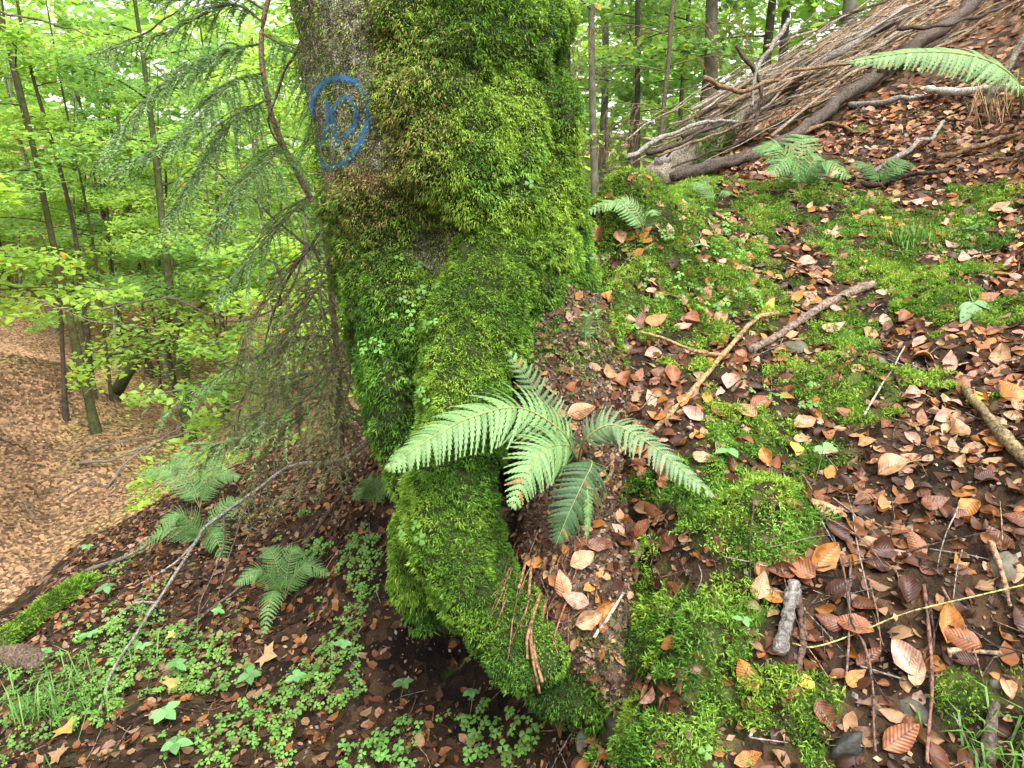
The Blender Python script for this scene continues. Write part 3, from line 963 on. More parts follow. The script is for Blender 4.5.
# ------------------------------------------------------------------ sticks and branches
def stick(name, pts, r0, r1, col, label=None, cat='branch', group=None, n=None, sides=7, wob=0.006, parent=None, mat=None, seed=None):
    n = n or max(8, len(pts) * 6)
    c = catmull(pts, n)
    sd_ = seed if seed is not None else random.randrange(9999)
    c = c + (np.stack([fbm(c, 9, 2, sd_), fbm(c, 9, 2, sd_ + 5), fbm(c, 9, 2, sd_ + 9)], 1) - 0.5) * wob * 2
    t = np.linspace(0, 1, n)
    r = r0 + (r1 - r0) * t
    r = r * (0.72 + 0.56 * noise(c, 55, sd_))
    V, T = tube(c, r, sides)
    V = V + (np.stack([noise(V, 120, sd_), noise(V, 120, sd_ + 3), noise(V, 120, sd_ + 6)], 1) - .5) * (min(r0, r1) * .5)
    cc = np.array(col) * (0.6 + 0.8 * fbm(V, 30, 3, sd_))[:, None]
    o = link(name, mesh_arrays(name, V, T, cc, True), mat or M_wood, parent)
    if label:
        tag(o, label, cat, group)
    return o
def GS(L, lift=0.008):
    out = []
    for q in L:
        p, n = S(q[0], q[1])
        out.append(p + n * (lift if len(q) < 3 else q[2]))
    return out
BROWN, GREY, DARK, TANW, PALE = (0.16, 0.10, 0.055), (0.20, 0.18, 0.155), (0.055, 0.04, 0.03), (0.26, 0.17, 0.08), (0.34, 0.30, 0.25)
fk = stick('forked_branch', GS([(655,432,.01),(690,395,.012),(722,362,.02),(750,325,.02),(775,316,.015)]), 0.0075, 0.0085, TANW, 'tan forked dead stick bent like a knee on the mossy slope', 'branch')
stick('side_fork', GS([(722,362,.02),(690,358,.03),(660,347,.03),(633,337,.02)]), 0.0065, 0.0035, TANW, parent=fk)
stick('dead_branch', GS([(748,352,.012),(785,335,.014),(815,312,.016),(845,298,.018),(872,288,.016)]), 0.011, 0.016, (0.16, 0.12, 0.09), 'grey brown broken branch beside the tan forked stick', 'branch')
stick('rotting_branch', GS([(965,392,.015),(985,420,.02),(1005,442,.02),(1030,470,.02)]), 0.010, 0.017, (0.17, 0.13, 0.065), 'split mossy brown stick on the slope by the seedling', 'branch')
stick('dead_twig', GS([(566,528,.02),(585,505,.03),(605,480,.03),(625,460,.03),(655,434,.02)]), 0.0055, 0.0055, TANW, 'tan straight stick passing under the green fern', 'branch')
stick('bark_piece', GS([(778,655,.01),(786,620,.016),(792,585,.016)]), 0.014, 0.015, (0.15, 0.135, 0.12), 'short grey bark covered stick among wet leaves', 'branch')
stick('dead_twig', GS([(795,590,.012),(800,640,.012),(795,680,.01)]), 0.009, 0.007, (0.10, 0.06, 0.045), 'short dark brown stick beside the grey bark covered one', 'branch')
stick('dead_twig', GS([(990,545,.02),(1002,570,.02),(1013,610,.01)]), 0.006, 0.004, (0.25, 0.15, 0.09), 'pale brown stick leaning past the round stone', 'branch')
stick('dead_twig', GS([(948,653,.012),(975,652,.014),(1002,655,.012)]), 0.006, 0.005, (0.26, 0.19, 0.12), 'short pale brown stick under the orange leaf pile', 'branch')
stick('long_twig', GS([(795,473,.01),(808,495,.02),(835,560,.02),(850,620,.02),(868,670,.02),(876,755,.01)]), 0.003, 0.002, (0.13, 0.08, 0.06), 'long thin brown twig running down the wet litter', 'twig')
stick('long_twig', GS([(925,590,.01),(928,640,.02),(933,680,.02),(925,765,.01)]), 0.0038, 0.003, (0.17, 0.085, 0.06), 'thin reddish twig standing against the lower slope', 'twig')
stick('dead_twig', GS([(985,765,.01),(988,735,.014),(994,705,.012)]), 0.012, 0.010, (0.10, 0.075, 0.06), 'thick dark stick end in the lower moss', 'branch')
stick('dead_twig', GS([(865,420,.01),(880,395,.015),(905,350,.012)]), 0.003, 0.002, PALE, 'thin white twig on the green moss patch', 'twig')
stick('dead_twig', GS([(592,637,.012),(603,618,.014),(620,594,.012)]), 0.0045, 0.004, PALE, 'pale grey twig on the leaves under the fern', 'twig')
stick('vine', GS([(790,645,.006),(810,649,.01),(850,640,.015),(900,622,.03),(940,608,.03),(1024,590,.02)]), 0.0016, 0.0014, (0.30, 0.30, 0.11), 'thin yellow green trailing stem across the wet litter', 'stem', wob=0.003)
stick('dead_twig', GS([(848,560,.01),(850,640,.016),(845,700,.012)]), 0.0025, 0.002, (0.14, 0.09, 0.07), 'short thin brown twig beside the trailing stem', 'twig')
for k in range(26):
    x0, y0 = random.uniform(690, 1010), random.uniform(480, 740); a_ = random.choice([random.gauss(1.3, .35), random.gauss(0.3, .5)]); L_ = random.uniform(30, 110)
    q = [(x0, y0, .012), (x0 + math.cos(a_) * L_ * .5 + random.gauss(0, 5), y0 + math.sin(a_) * L_ * .5, .02), (x0 + math.cos(a_) * L_, y0 + math.sin(a_) * L_, .012)]
    if q[2][1] > 764 or q[2][0] > 1060: continue
    g_ = k % 3
    stick('litter_twig', GS(q), random.uniform(.0012, .0028), .001, [DARK, GREY, (0.16, .09, .06)][g_], ['dark', 'grey', 'reddish brown'][g_] + ' thin twig lying in the wet leaves of the lower slope', 'twig', ['dark', 'grey', 'reddish brown'][g_] + ' twigs in the wet leaves', sides=5)
# hanging roots on the bank
for k, q in enumerate([[(548,560,.01),(540,600,.014),(530,640,.014),(535,685,.02)],[(556,560,.012),(548,610,.014),(534,650,.014),(538,680,.025)],[(530,555,.012),(515,590,.012)],[(535,560,.01),(525,600,.012)],[(545,590,.012),(528,635,.016),(528,660,.02)]]):
    stick('root_strand', GS(q), 0.006 if k < 2 else 0.004, 0.003, (0.20, 0.11, 0.055), parent=tree)
for k in range(34):
    x0 = random.uniform(505, 590); y0 = random.uniform(530, 600); L_ = random.uniform(25, 80)
    q = [(x0, y0, .006), (x0 - L_ * .2 + random.gauss(0, 4), y0 + L_ * .5, .012), (x0 - L_ * .3 + random.gauss(0, 6), y0 + L_, .012)]
    if all(S(a_, b_)[0].y < 2.3 for a_, b_, _ in q):
        stick('root_fibre', GS(q), random.uniform(.0012, .003), .001, np.array((0.20, 0.11, 0.06)) * random.uniform(.5, 1.2), parent=tree, sides=5)
for k, q in enumerate([[(450,320,.005),(440,345,.008),(428,375,.006)],[(428,340,.004),(418,375,.006)]]):
    pp = [on_trunk(x, y, 0.02) or P(x, y, 2.05) for x, y, _ in q]
    stick('bark_strip', pp, 0.006, 0.004, (0.15, 0.075, 0.035), parent=tree)
# small debris twigs
dp, dn = sample(GV, nearT, 6000)
dn[dn[:, 2] < 0] *= -1
px, py, d = proj(dp)
k = (d > 0.3) & (rng.random(len(dp)) < np.where(px > 545, 0.5 * (1 - 0.7 * moss_mask(dp)), 0.35))
dp, dn = dp[k], dn[k]
mb = MB()
for p_, n_ in zip(dp, dn):
    a_ = rng.uniform(0, 6.28); L = rng.uniform(0.03, 0.16); r_ = rng.uniform(0.0008, 0.0022)
    t_ = nrm(np.array([math.cos(a_), math.sin(a_), 0]) - n_ * (math.cos(a_) * n_[0] + math.sin(a_) * n_[1]) + n_ * rng.normal(0, 0.12))
    s_ = np.cross(t_, n_)
    q = p_ + n_ * 0.008
    bend = s_ * rng.normal(0, 0.12) * L
    ring = [s_ * r_, -s_ * r_ * 0.5 + n_ * r_ * 0.87, -s_ * r_ * 0.5 - n_ * r_ * 0.87]
    V = [q - t_ * L / 2 + e_ for e_ in ring] + [q + bend + e_ for e_ in ring] + [q + t_ * L / 2 + e_ * 0.6 for e_ in ring]
    T = []
    for b_ in (0, 3):
        for c_ in range(3):
            A, B = b_ + c_, b_ + (c_ + 1) % 3
            T += [(A, B, B + 3), (A, B + 3, A + 3)]
    mb.add(V, T, np.array([BROWN, GREY, DARK, TANW, DARK][rng.integers(0, 5)]) * rng.uniform(0.6, 1.3))
stuff(link('twig_debris', mb.mesh('twig_debris'), M_wood), 'thin broken twigs scattered through the leaf litter', 'twigs')

# ------------------------------------------------------------------ ferns
def frond_mesh(path, width, pairs, col, up=(0, 0, 1), stalk=0.12, droop=0.35, teeth=7, curl=0.0, seed=0, ppw=1.0, prof=None):
    """a fern frond: rachis tube plus two rows of toothed leaflets"""
    r = np.random.default_rng(seed)
    c = catmull(path, 60)
    tan = nrm(np.gradient(c, axis=0))
    upv = np.array(up, float)
    s = nrm(np.cross(tan, upv))
    u = np.cross(s, tan)
    L = np.sum(np.linalg.norm(np.diff(c, axis=0), axis=1))
    mb = MB()
    V, T = tube(c, np.linspace(0.0022, 0.0006, 60) * max(1, L / 0.4), 5)
    rc = np.array([0.25, 0.26, 0.09])
    ra = MB()
    ra.add(V, T, rc)
    ts = stalk + (1 - stalk) * (np.linspace(0, 1, pairs) ** 0.93)
    gap = L * (1 - stalk) / pairs
    for q, t in enumerate(ts[:-1]):
        i = min(int(t * 59), 58)
        f = t * 59 - i
        o = c[i] * (1 - f) + c[i + 1] * f
        v = (t - stalk) / (1 - stalk)
        ln = width * (prof(v) if prof else (min(1, 0.55 + 1.6 * v) * (1 - v ** 2.2) ** 0.8))
        if ln < 0.004: continue
        for sg in (-1, 1):
            if r.random() < 0.015: continue
            di = nrm(s[i] * sg + tan[i] * (0.22 + 0.35 * v) + r.normal(0, 0.05, 3))
            nn = nrm(u[i] + r.normal(0, 0.12, 3))
            pw = gap * 0.60 * ppw
            K = teeth if ln > width * 0.35 else max(3, teeth - 3)
            e = np.arange(K + 1) / K
            cl = o + np.outer(e * ln, di) - np.outer(e ** 2 * ln * droop, nn) + np.outer(e ** 2 * ln * 0.18, tan[i])
            sd2 = nrm(np.cross(nn, di))
            hw = pw * (1 - e ** 1.6) * 0.9 + pw * 0.06
            cc = np.array(col) * r.uniform(0.72, 1.22)
            if r.random() < 0.03: cc = np.array([0.20, 0.15, 0.05])
            Vp, Tp = [], []
            for b in range(K):
                m0, m1 = cl[b], cl[b + 1]
                fw = (m1 - m0) * 0.55
                for s2 in (-1, 1):
                    k0 = len(Vp)
                    Vp += [m0, m1, m0 + sd2 * s2 * hw[b] * 0.55, m0 + (m1 - m0) * 0.6 + fw + sd2 * s2 * hw[b] - nn * hw[b] * 0.22, m0 + (m1 - m0) * 0.95 + sd2 * s2 * hw[b] * 0.5]
                    Tp += [(k0, k0 + 1, k0 + 4), (k0, k0 + 4, k0 + 2), (k0 + 2, k0 + 4, k0 + 3)]
            mb.add(np.array(Vp), Tp, cc)
    return mb.mesh('frond'), ra.mesh('rachis', True)
def fern(name, base, fronds, label, group=None):
    root = empty(name, base)
    tag(root, label, 'fern', group)
    for k, fr in enumerate(fronds):
        fm, rm = frond_mesh(seed=k + 1, **fr)
        fo = link('frond', fm, M_fern, root)
        link('rachis', rm, M_fern, fo)
    return root
LF, MF, DF, GF = (0.145, 0.255, 0.09), (0.095, 0.20, 0.055), (0.045, 0.095, 0.035), (0.13, 0.21, 0.095)
cu = (-0.05, -0.75, 0.66)     # fronds turn their faces to the open side
fb = S(578, 462)[0]
fern('fern', fb, [
  dict(path=[fb, P(562,432,1.80), P(520,408,1.74), P(470,418,1.67), P(425,442,1.62), P(384,470,1.58)], width=0.10, pairs=36, col=LF, up=(-0.15, -0.62, 0.77), droop=0.42, ppw=1.0),
  dict(path=[fb, P(568,446,1.78), P(548,448,1.70), P(530,468,1.64), P(511,510,1.58)], width=0.085, pairs=26, col=LF, up=(0.15, -0.8, 0.58), droop=0.4),
  dict(path=[fb, P(585,440,1.80), P(612,425,1.76), P(648,443,1.70), P(682,470,1.66), P(716,498,1.62)], width=0.062, pairs=34, col=GF, up=(0.25, -0.65, 0.7), droop=0.35),
  dict(path=[fb, P(592,462,1.76), P(582,485,1.73), P(568,515,1.71), P(556,545,1.70)], width=0.075, pairs=26, col=DF, up=(0.1, -0.9, 0.4), droop=0.3),
  dict(path=[fb, P(562,436,1.85), P(548,412,1.85), P(530,380,1.84), P(506,350,1.84)], width=0.058, pairs=20, col=GF, up=(-0.3, -0.8, 0.5), droop=0.2, ppw=0.75),
  dict(path=[fb, P(586,480,1.75), P(588,510,1.72), P(586,545,1.71)], width=0.016, pairs=24, col=MF, up=(0.1, -0.9, 0.4), droop=0.1),
], 'green shield fern with broad arching fronds growing from the bank')
def small_fern(px, py, tips, label, width=0.07, col=LF, pairs=24, base_d=None, name='fern', group=None, up=(0, -0.55, 0.83), lift=0.05):
    b, n = S(px, py)
    d = proj(np.array(b))[2]
    fr = []
    for tx_, ty_, dd_ in tips:
        tp = P(tx_, ty_, d + dd_)
        mid = (b + tp) * 0.5 + Vector((0, 0, lift + (tp - b).length * 0.18))
        fr.append(dict(path=[b, b * 0.72 + mid * 0.28 + Vector((0, 0, lift * .6)), mid, tp], width=width, pairs=pairs, col=col, up=up, stalk=0.22, teeth=5))
    return fern(name, b, fr, label, group)
b_ = S(1022, 110)[0]
fern('fern', b_, [dict(path=[b_, P(1015,80,3.15), P(980,58,3.1), P(920,52,3.05), P(846,62,3.0)], width=0.125, pairs=40, col=LF, up=(0, -0.72, 0.70), stalk=0.2, droop=0.5, ppw=1.1),
  dict(path=[b_, P(1040,70,3.2), P(1075,40,3.2), P(1120,40,3.2)], width=0.12, pairs=36, col=LF, up=(0, -0.6, 0.8), stalk=0.2)], 'fern with one long flat frond stretched out before the brushwood')
small_fern(205, 545, [(160,522,-0.2),(255,500,0.2),(230,575,-0.3),(135,550,0)], 'light green fern in front of the long bare branch', 0.085, MF, 26)
small_fern(285, 600, [(235,585,-0.2),(300,548,0.0),(330,575,-0.1),(262,548,0.1),(262,640,-0.3)], 'green fern on the litter right of the bare branch', 0.065, MF, 26)
small_fern(200, 508, [(135,475,0),(225,455,0.2),(170,455,0.1),(240,478,-0.1)], 'pale fern on the edge of the ravine', 0.09, MF, 26)
small_fern(375, 510, [(352,500,-0.1),(395,482,-0.1),(400,505,-0.2),(365,482,0)], 'small green fern beneath the mossy trunk base', 0.05, MF, 20)
small_fern(645, 235, [(580,215,-0.1),(610,202,0),(655,215,-.1)], 'small fern on the moss mound at the trunk', 0.05, LF, 22, lift=0.03)
small_fern(585, 345, [(584,315,-0.1),(600,310,-0.05)], 'tiny fern below the trunk with hanging frond', 0.03, LF, 16, lift=0.02)
small_fern(800, 195, [(752,150,0),(800,140,0.2),(770,175,-.2),(830,165,0),(850,178,-.2)], 'feathery fern on the slope in front of the brushwood', 0.10, MF, 24, lift=0.06)
small_fern(880, 185, [(850,165,0),(905,170,-.1),(920,168,0.1)], 'low fern on the litter slope', 0.07, MF, 20, lift=0.02)
small_fern(715, 205, [(690,185,0),(730,195,-.1)], 'little fern at the lower end of the dark log', 0.06, MF, 18, lift=0.02)
# litter caught on the soil of the root plate
pv, pt = plateA[1], plateA[2]
p, nn = sample(pv, pt, 900)
k = (nn[:, 2] > 0.1)
p, nn = p[k], nn[k]
n = len(p)
litter_stuff('bank_leaf_litter', p, nn, rng.uniform(0.02, 0.05, n), pal(n), 0.4, 'brown leaf crumbs on the soil bank under the fern', detail=False)

# ------------------------------------------------------------------ stones
def stone(px, py, size, flat, col, label, group=None, name='stone', sink=0.42):
    size *= 0.66; col = np.array(col) * np.array([.5, .46, .36])
    p, n = S(px, py)
    sd_ = random.randrange(999)
    u = np.linspace(0, 2 * math.pi, 16, endpoint=False); v = np.linspace(0.12, math.pi - 0.12, 9)
    Vv = np.array([[math.sin(b) * math.cos(a), math.sin(b) * math.sin(a), math.cos(b)] for b in v for a in u] + [[0, 0, 1], [0, 0, -1]])
    Vv = Vv * (0.6 + 0.8 * fbm(Vv + sd_, 1.6, 4, sd_))[:, None]
    Vv = Vv * np.array([size * random.uniform(0.8, 1.2), size * random.uniform(0.6, 0.9), size * flat])
    a = random.uniform(0, 6.28)
    R = np.array(basis(n, a))
    Vv = Vv @ R.T + np.array(p + n * size * flat * (0.6 - sink * 2))
    T = []
    for r in range(8):
        for c in range(16):
            A, B = r * 16 + c, r * 16 + (c + 1) % 16
            T += [(A, A + 16, B + 16), (A, B + 16, B)]
    for c in range(16):
        T += [(144, c, (c + 1) % 16), (145, 128 + (c + 1) % 16, 128 + c)]
    cc = np.array(col) * (0.6 + 0.8 * fbm(Vv, 50, 3, sd_))[:, None]
    o = link(name, mesh_arrays(name, Vv, np.array(T), cc, True), M_stone)
    return tag(o, label, 'stone', group)
GRY, GRN, LGT = (0.16, 0.155, 0.14), (0.13, 0.14, 0.10), (0.30, 0.29, 0.27)
stone(733, 389, 0.028, 0.6, (0.17, 0.18, 0.11), 'round olive pebble beside the forked stick')
stone(795, 348, 0.07, 0.5, GRN, 'flat grey green stone under the broken branch')
stone(880, 362, 0.045, 0.6, (0.17, 0.17, 0.13), 'upright olive stone behind the green moss patch')
stone(1003, 566, 0.062, 0.6, (0.19, 0.18, 0.15), 'rounded grey stone half buried in wet litter')
stone(780, 367, 0.022, 0.5, LGT, 'small pale pebble below the broken branch')
stone(804, 369, 0.02, 0.6, LGT, 'second pale pebble below the broken branch')
stone(745, 372, 0.018, 0.5, GRY, 'small grey pebble next to the olive pebble')
stone(860, 522, 0.022, 0.5, LGT, 'light oval pebble in the dark soil')
stone(830, 531, 0.018, 0.5, LGT, 'whitish pebble near the dark soil')
stone(938, 512, 0.03, 0.5, GRN, 'green grey stone among the wet leaves')
stone(848, 745, 0.05, 0.8, (0.05, 0.055, 0.06), 'dark slate stone standing in the lower slope')
stone(912, 712, 0.045, 0.4, (0.10, 0.10, 0.085), 'flat dark shard of rock on the lower slope')
stone(998, 683, 0.025, 0.4, GRY, 'small grey chip of rock by the pale stick')
stone(618, 715, 0.03, 0.6, (0.28, 0.22, 0.18), 'pinkish pebble stuck under the bank')
stone(616, 728, 0.11, 0.7, (0.055, 0.055, 0.045), 'dark mossy rock face under the lip of the bank, darkened for the cavity shade', sink=0.5)  # near-black colour stands in for the shade of the cavity there
stone(583, 740, 0.05, 0.7, (0.20, 0.25, 0.20), 'lichen grey stone at the mouth of the hollow')
stone(950, 655, 0.012, 0.7, LGT, 'tiny pale pebble beside the pale brown stick')

# ------------------------------------------------------------------ low green plants
def leaflet_patch(name, pos, nrmv, size, col, label, cat):
    """wood sorrel like plants: three heart leaflets on a stalk"""
    n = len(pos)
    mb = MB()
    for q in range(n):
        h = rng.uniform(0.01, 0.045)
        c = pos[q] + nrmv[q] * h
        nn = nrm(nrmv[q] * 0.7 + np.array([0, -0.25, 0.5]) + rng.normal(0, 0.22, 3))
        a0 = rng.uniform(0, 6.28)
        t1 = nrm(np.cross(nn, [0.3, 0.9, 0.2])); t2 = np.cross(nn, t1)
        cc = col[q]
        s = size[q]
        V = [c]
        T = []
        for k in range(3):
            a = a0 + k * 2.094
            d = t1 * math.cos(a) + t2 * math.sin(a)
            e = t1 * -math.sin(a) + t2 * math.cos(a)
            b = len(V)
            dz = -nn * s * 0.15
            V += [c + d * s * 0.6 + e * s * 0.48 + dz, c + d * s * 1.0 + e * s * 0.33 + dz * 1.6, c + d * s * 0.88, c + d * s * 1.0 - e * s * 0.33 + dz * 1.6, c + d * s * 0.6 - e * s * 0.48 + dz]
            T += [(0, b, b + 2), (b, b + 1, b + 2), (0, b + 2, b + 4), (b + 2, b + 3, b + 4)]
        b = len(V)
        V += [pos[q], pos[q] + t1 * 0.0015]
        T += [(0, b, b + 1)]
        mb.add(np.array(V), T, cc)
    return stuff(link(name, mb.mesh(name), M_herb), label, cat)
hp, hn = sample(GV, nearT, 40000)
hn[hn[:, 2] < 0] *= -1
px, py, d = proj(hp)
hb = blobs(px, py, herb_blobs)
hb2 = blobs(px, py, [(600, 330, 40, 40), (700, 250, 60, 30), (660, 270, 50, 40), (640, 300, 50, 30), (780, 400, 40, 20), (1000, 230, 40, 20), (720, 310, 40, 30), (750, 740, 60, 30), (590, 250, 30, 60)])
nz = fbm(hp, 5, 3, 77)
pl = sstep(0.40, 0.56, hb * 0.45 + (nz - 0.5) * 2.2 + 0.10) * (px < 560) * (hp[:, 2] < 0.9) * (d < 4.2)
ok = (rng.random(len(hp)) < np.clip(pl * 0.85, 0, 1)) | (rng.random(len(hp)) < hb2 * 0.16 * (px > 540))
hp, hn = hp[ok], hn[ok]
n = len(hp)
tn = fbm(hp, 4, 2, 79)[:, None]
hc = np.array([0.07, 0.19, 0.035]) * (1 - tn) + np.array([0.16, 0.30, 0.05]) * tn
hc = hc * rng.uniform(0.7, 1.3, (n, 1))
leaflet_patch('ground_cover', hp, hn, rng.uniform(0.006, 0.012, n) * (0.7 + 1.3 * fbm(hp, 3, 2, 81)), hc * (0.7 + .6 * fbm(hp, 2.2, 2, 83))[:, None], 'low green wood sorrel and herbs covering the forest floor', 'ground cover')
# clover tufts hanging on the trunk moss
tp_, tn_, tcol_ = [], [], []
for x, y in [(405,298),(412,310),(420,300),(428,292),(398,322),(404,328),(440,318),(372,350),(378,356),(366,344),(410,380),(404,388),(422,390),(430,396),(444,285),(435,330),(590,215),(585,260),(380,345),(425,383),(436,402),(420,270),(400,255),(526,185),(412,405),(416,535),(408,528),(420,528),(424,540),(404,382),(386,352)]:
    h = TB.ray_cast(CAMP, pdir(x, y)); h2 = SB.ray_cast(CAMP, pdir(x, y))
    hh = h if h[0] is not None and (h2[0] is None or h[3] < h2[3]) else h2
    if hh[0] is None or hh[3] > 3: continue
    nn_ = hh[1] if hh[1].dot(pdir(x, y)) < 0 else -hh[1]
    for r_ in range(1 + (x % 2)):
        tp_.append(np.array(hh[0]) + np.array(nn_) * 0.004 + rng.normal(0, 0.008, 3)); tn_.append(np.array(nn_)); tcol_.append(np.array([0.10, 0.23, 0.04]) * rng.uniform(0.8, 1.3))
o = leaflet_patch('clover', np.array(tp_), np.array(tn_), rng.uniform(0.011, 0.017, len(tp_)), np.array(tcol_), None, None)
o.parent = tree; o.matrix_parent_inverse = tree.matrix_basis.inverted()

def broad_leaf(c, d, nn, L, wd, prof=((0, 0.02), (0.25, 0.8), (0.5, 1.0), (0.75, 0.7), (1, 0.02)), droop=0.25):
    d = nrm(np.array(d)); nn = nrm(np.array(nn) - d * np.dot(nn, d)); s = np.cross(d, nn)
    V, T = [], []
    for t, wv in prof:
        m = np.array(c) + d * L * t - nn * L * droop * t * t
        V += [m - s * wd * wv / 2 + nn * wd * wv * 0.12, m, m + s * wd * wv / 2 + nn * wd * wv * 0.12]
    for r in range(len(prof) - 1):
        for k in (0, 1):
            a = r * 3 + k
            T += [(a, a + 1, a + 4), (a, a + 4, a + 3)]
    return np.array(V), np.array(T)
def seedling(px, py, nl, L, col, label, name='seedling', height=0.06, cat='plant', group=None):
    b, n = S(px, py)
    root = empty(name, b)
    tag(root, label, cat, group)
    top = np.array(b) + np.array([random.gauss(0, .01), random.gauss(0, .01), height])
    V, T = tube(catmull([b, (np.array(b) + top) / 2 + 0.004, top], 6), 0.0014, 4)
    link('stem', mesh_arrays('stem', V, T, np.broadcast_to(np.array([0.16, 0.2, 0.07]), (len(V), 3))), M_herb, root)
    a0 = random.uniform(0, 6.28)
    for k in range(nl):
        a = a0 + k * 6.283 / nl + random.uniform(-.3, .3)
        V, T = broad_leaf(top, (math.cos(a), math.sin(a), random.uniform(-.1, .35)), (0, -0.3, 1), L * 0.7 * random.uniform(.8, 1.15), L * 0.45)
        link('leaf', mesh_arrays('leaf', V, T, np.broadcast_to(np.array(col) * random.uniform(.8, 1.2), (len(V), 3)), True), M_herb, root)
    return root
# the three leaved seedling lying on the slope
b, n = S(968, 300)
rt = empty('seedling', b)
tag(rt, 'pale green three leaved maple seedling lying on the slope', 'plant')
hub = S(968, 312)[0] + Vector((0, -0.02, 0.03))
V, T = tube(catmull([S(968, 270)[0] + Vector((0, 0, .01)), b + Vector((0, 0, 0.03)), hub], 8), 0.0014, 4)
link('stem', mesh_arrays('stem', V, T, np.broadcast_to(np.array([0.25, 0.32, 0.18]), (len(V), 3))), M_herb, rt)
for dx, dy, L in ((0.03, -0.25, 0.085), (1, -0.05, 0.075), (-0.8, -0.25, 0.05), (-0.45, -0.6, 0.08)):
    V, T = broad_leaf(hub, (dx, dy * 0.6, -0.5 * abs(dy) - 0.1), (0, -0.6, 0.8), L, L * 0.5)
    link('leaf', mesh_arrays('leaf', V, T, np.broadcast_to(np.array((0.15, 0.26, 0.11)), (len(V), 3)), True), M_herb, rt)
HG = (0.11, 0.24, 0.08)
for x, y, nl, L, lb in [(175,685,4,.06,'broad leaved herb beside the yellow maple leaf'),(245,695,5,.07,'blue green herb with three broad leaves on the litter'),(110,600,4,.07,'light green herb below the mossy log'),
   (90,560,5,.06,'small herb at the end of the mossy log'),(215,628,4,.05,'low herb under the middle of the bare branch'),(150,655,5,.05,'low herb at the lower tip of the bare branch'),
   (180,765,5,.07,'leafy herb in front of the grass tuft'),(165,720,5,.08,'bright leafy herb beside the fallen maple leaf'),(40,665,5,.06,'tall pale herb in the grass tuft'),(300,690,4,.06,'bushy herb among the wood sorrel'),
   (700,258,4,.04,'little herb in the bright moss'),(735,470,4,.05,'glossy green seedling above the moss cushion'),(815,480,4,.05,'small seedling at the edge of the soil'),(745,640,3,.03,'tiny seedling under the grey bark stick'),
   (90,350+300,4,.05,'feathery herb near the mossy log'),(345,655,5,.05,'dense green herb on the lower floor'),(400,700,5,.05,'dense green herb near the hollow'),(470,715,4,.04,'small herb in front of the hollow')]:
    seedling(x, y, nl, L, np.array(HG) * random.uniform(.8, 1.5), lb, height=random.uniform(.04, .09))
def maple_leaf(px, py, size, col, label):
    p, n = S(px, py)
    V, T = [(0, 0, 0)], []
    out = [(0.1, -0.05), (0.45, -0.22), (0.36, 0.0), (0.62, 0.18), (0.34, 0.24), (0.28, 0.36), (0.2, 0.34), (0.0, 0.72)]
    out = out + [(-x, y) for x, y in out[-2::-1]]
    for x, y in out:
        V.append((x, y, 0.12 * (x * x + y * y) + random.uniform(-.05, .05)))
    for k in range(len(out)):
        T.append((0, 1 + k, 1 + (k + 1) % len(out)))
    V = np.array(V) * size
    R = np.array(basis((n + Vector((0, -.4, .2))).normalized(), random.uniform(0, 6.28)))
    V = V @ R.T + np.array(p + n * 0.02)
    o = link('maple_leaf', mesh_arrays('maple_leaf', V, np.array(T), np.broadcast_to(np.array(col), (len(V), 3))), M_leafstuff)
    return tag(o, label, 'leaf')
maple_leaf(266, 658, 0.085, (0.30, 0.20, 0.10), 'pale tan maple leaf on the lower forest floor')
maple_leaf(66, 732, 0.08, (0.30, 0.21, 0.06), 'pale yellow maple leaf in front of the grass tuft')
maple_leaf(168, 690, 0.07, (0.32, 0.22, 0.07), 'yellowish torn maple leaf among the broad herbs')
maple_leaf(175, 638, 0.05, (0.55, 0.48, 0.08), 'bright yellow maple leaf beside the bare branch')
maple_leaf(62, 760, 0.06, (0.20, 0.12, 0.06), 'brown maple leaf at the foot of the grass')
def grass_tuft(px, py, n_, L, label, col=(0.09, 0.20, 0.035), spread=0.1):
    b, nn = S(px, py)
    mb = MB()
    for k in range(n_):
        o = np.array(b) + np.array([random.gauss(0, spread), random.gauss(0, spread), 0])
        o[2] = Gz(o[0], o[1])
        a = random.uniform(0, 6.28); l = L * random.uniform(.5, 1.1)
        d = np.array([math.cos(a), math.sin(a), 0]); s = np.array([-d[1], d[0], 0]) * 0.0022
        m = o + d * l * .25 + np.array([0, 0, l * .6]); t = o + d * l * .75 + np.array([0, 0, l * random.uniform(.3, .75)])
        mb.add([o - s, o + s, m + s, m - s, t], [(0, 1, 2), (0, 2, 3), (3, 2, 4)], np.array(col) * random.uniform(.7, 1.4))
    return stuff(link('grass_tuft', mb.mesh('grass_tuft'), M_herb), label, 'grass')
grass_tuft(60, 705, 130, 0.18, 'tuft of green grass on the lower left floor', spread=0.13)
grass_tuft(905, 245, 60, 0.12, 'small grass tuft in the moss of the upper slope', spread=0.04)
grass_tuft(990, 120, 50, 0.3, 'dry straw coloured grass tuft under the long fern frond', (0.30, 0.2, 0.1), 0.05)
grass_tuft(1003, 765, 50, 0.09, 'fine grass in the moss beside the thick dark stick', spread=0.04)

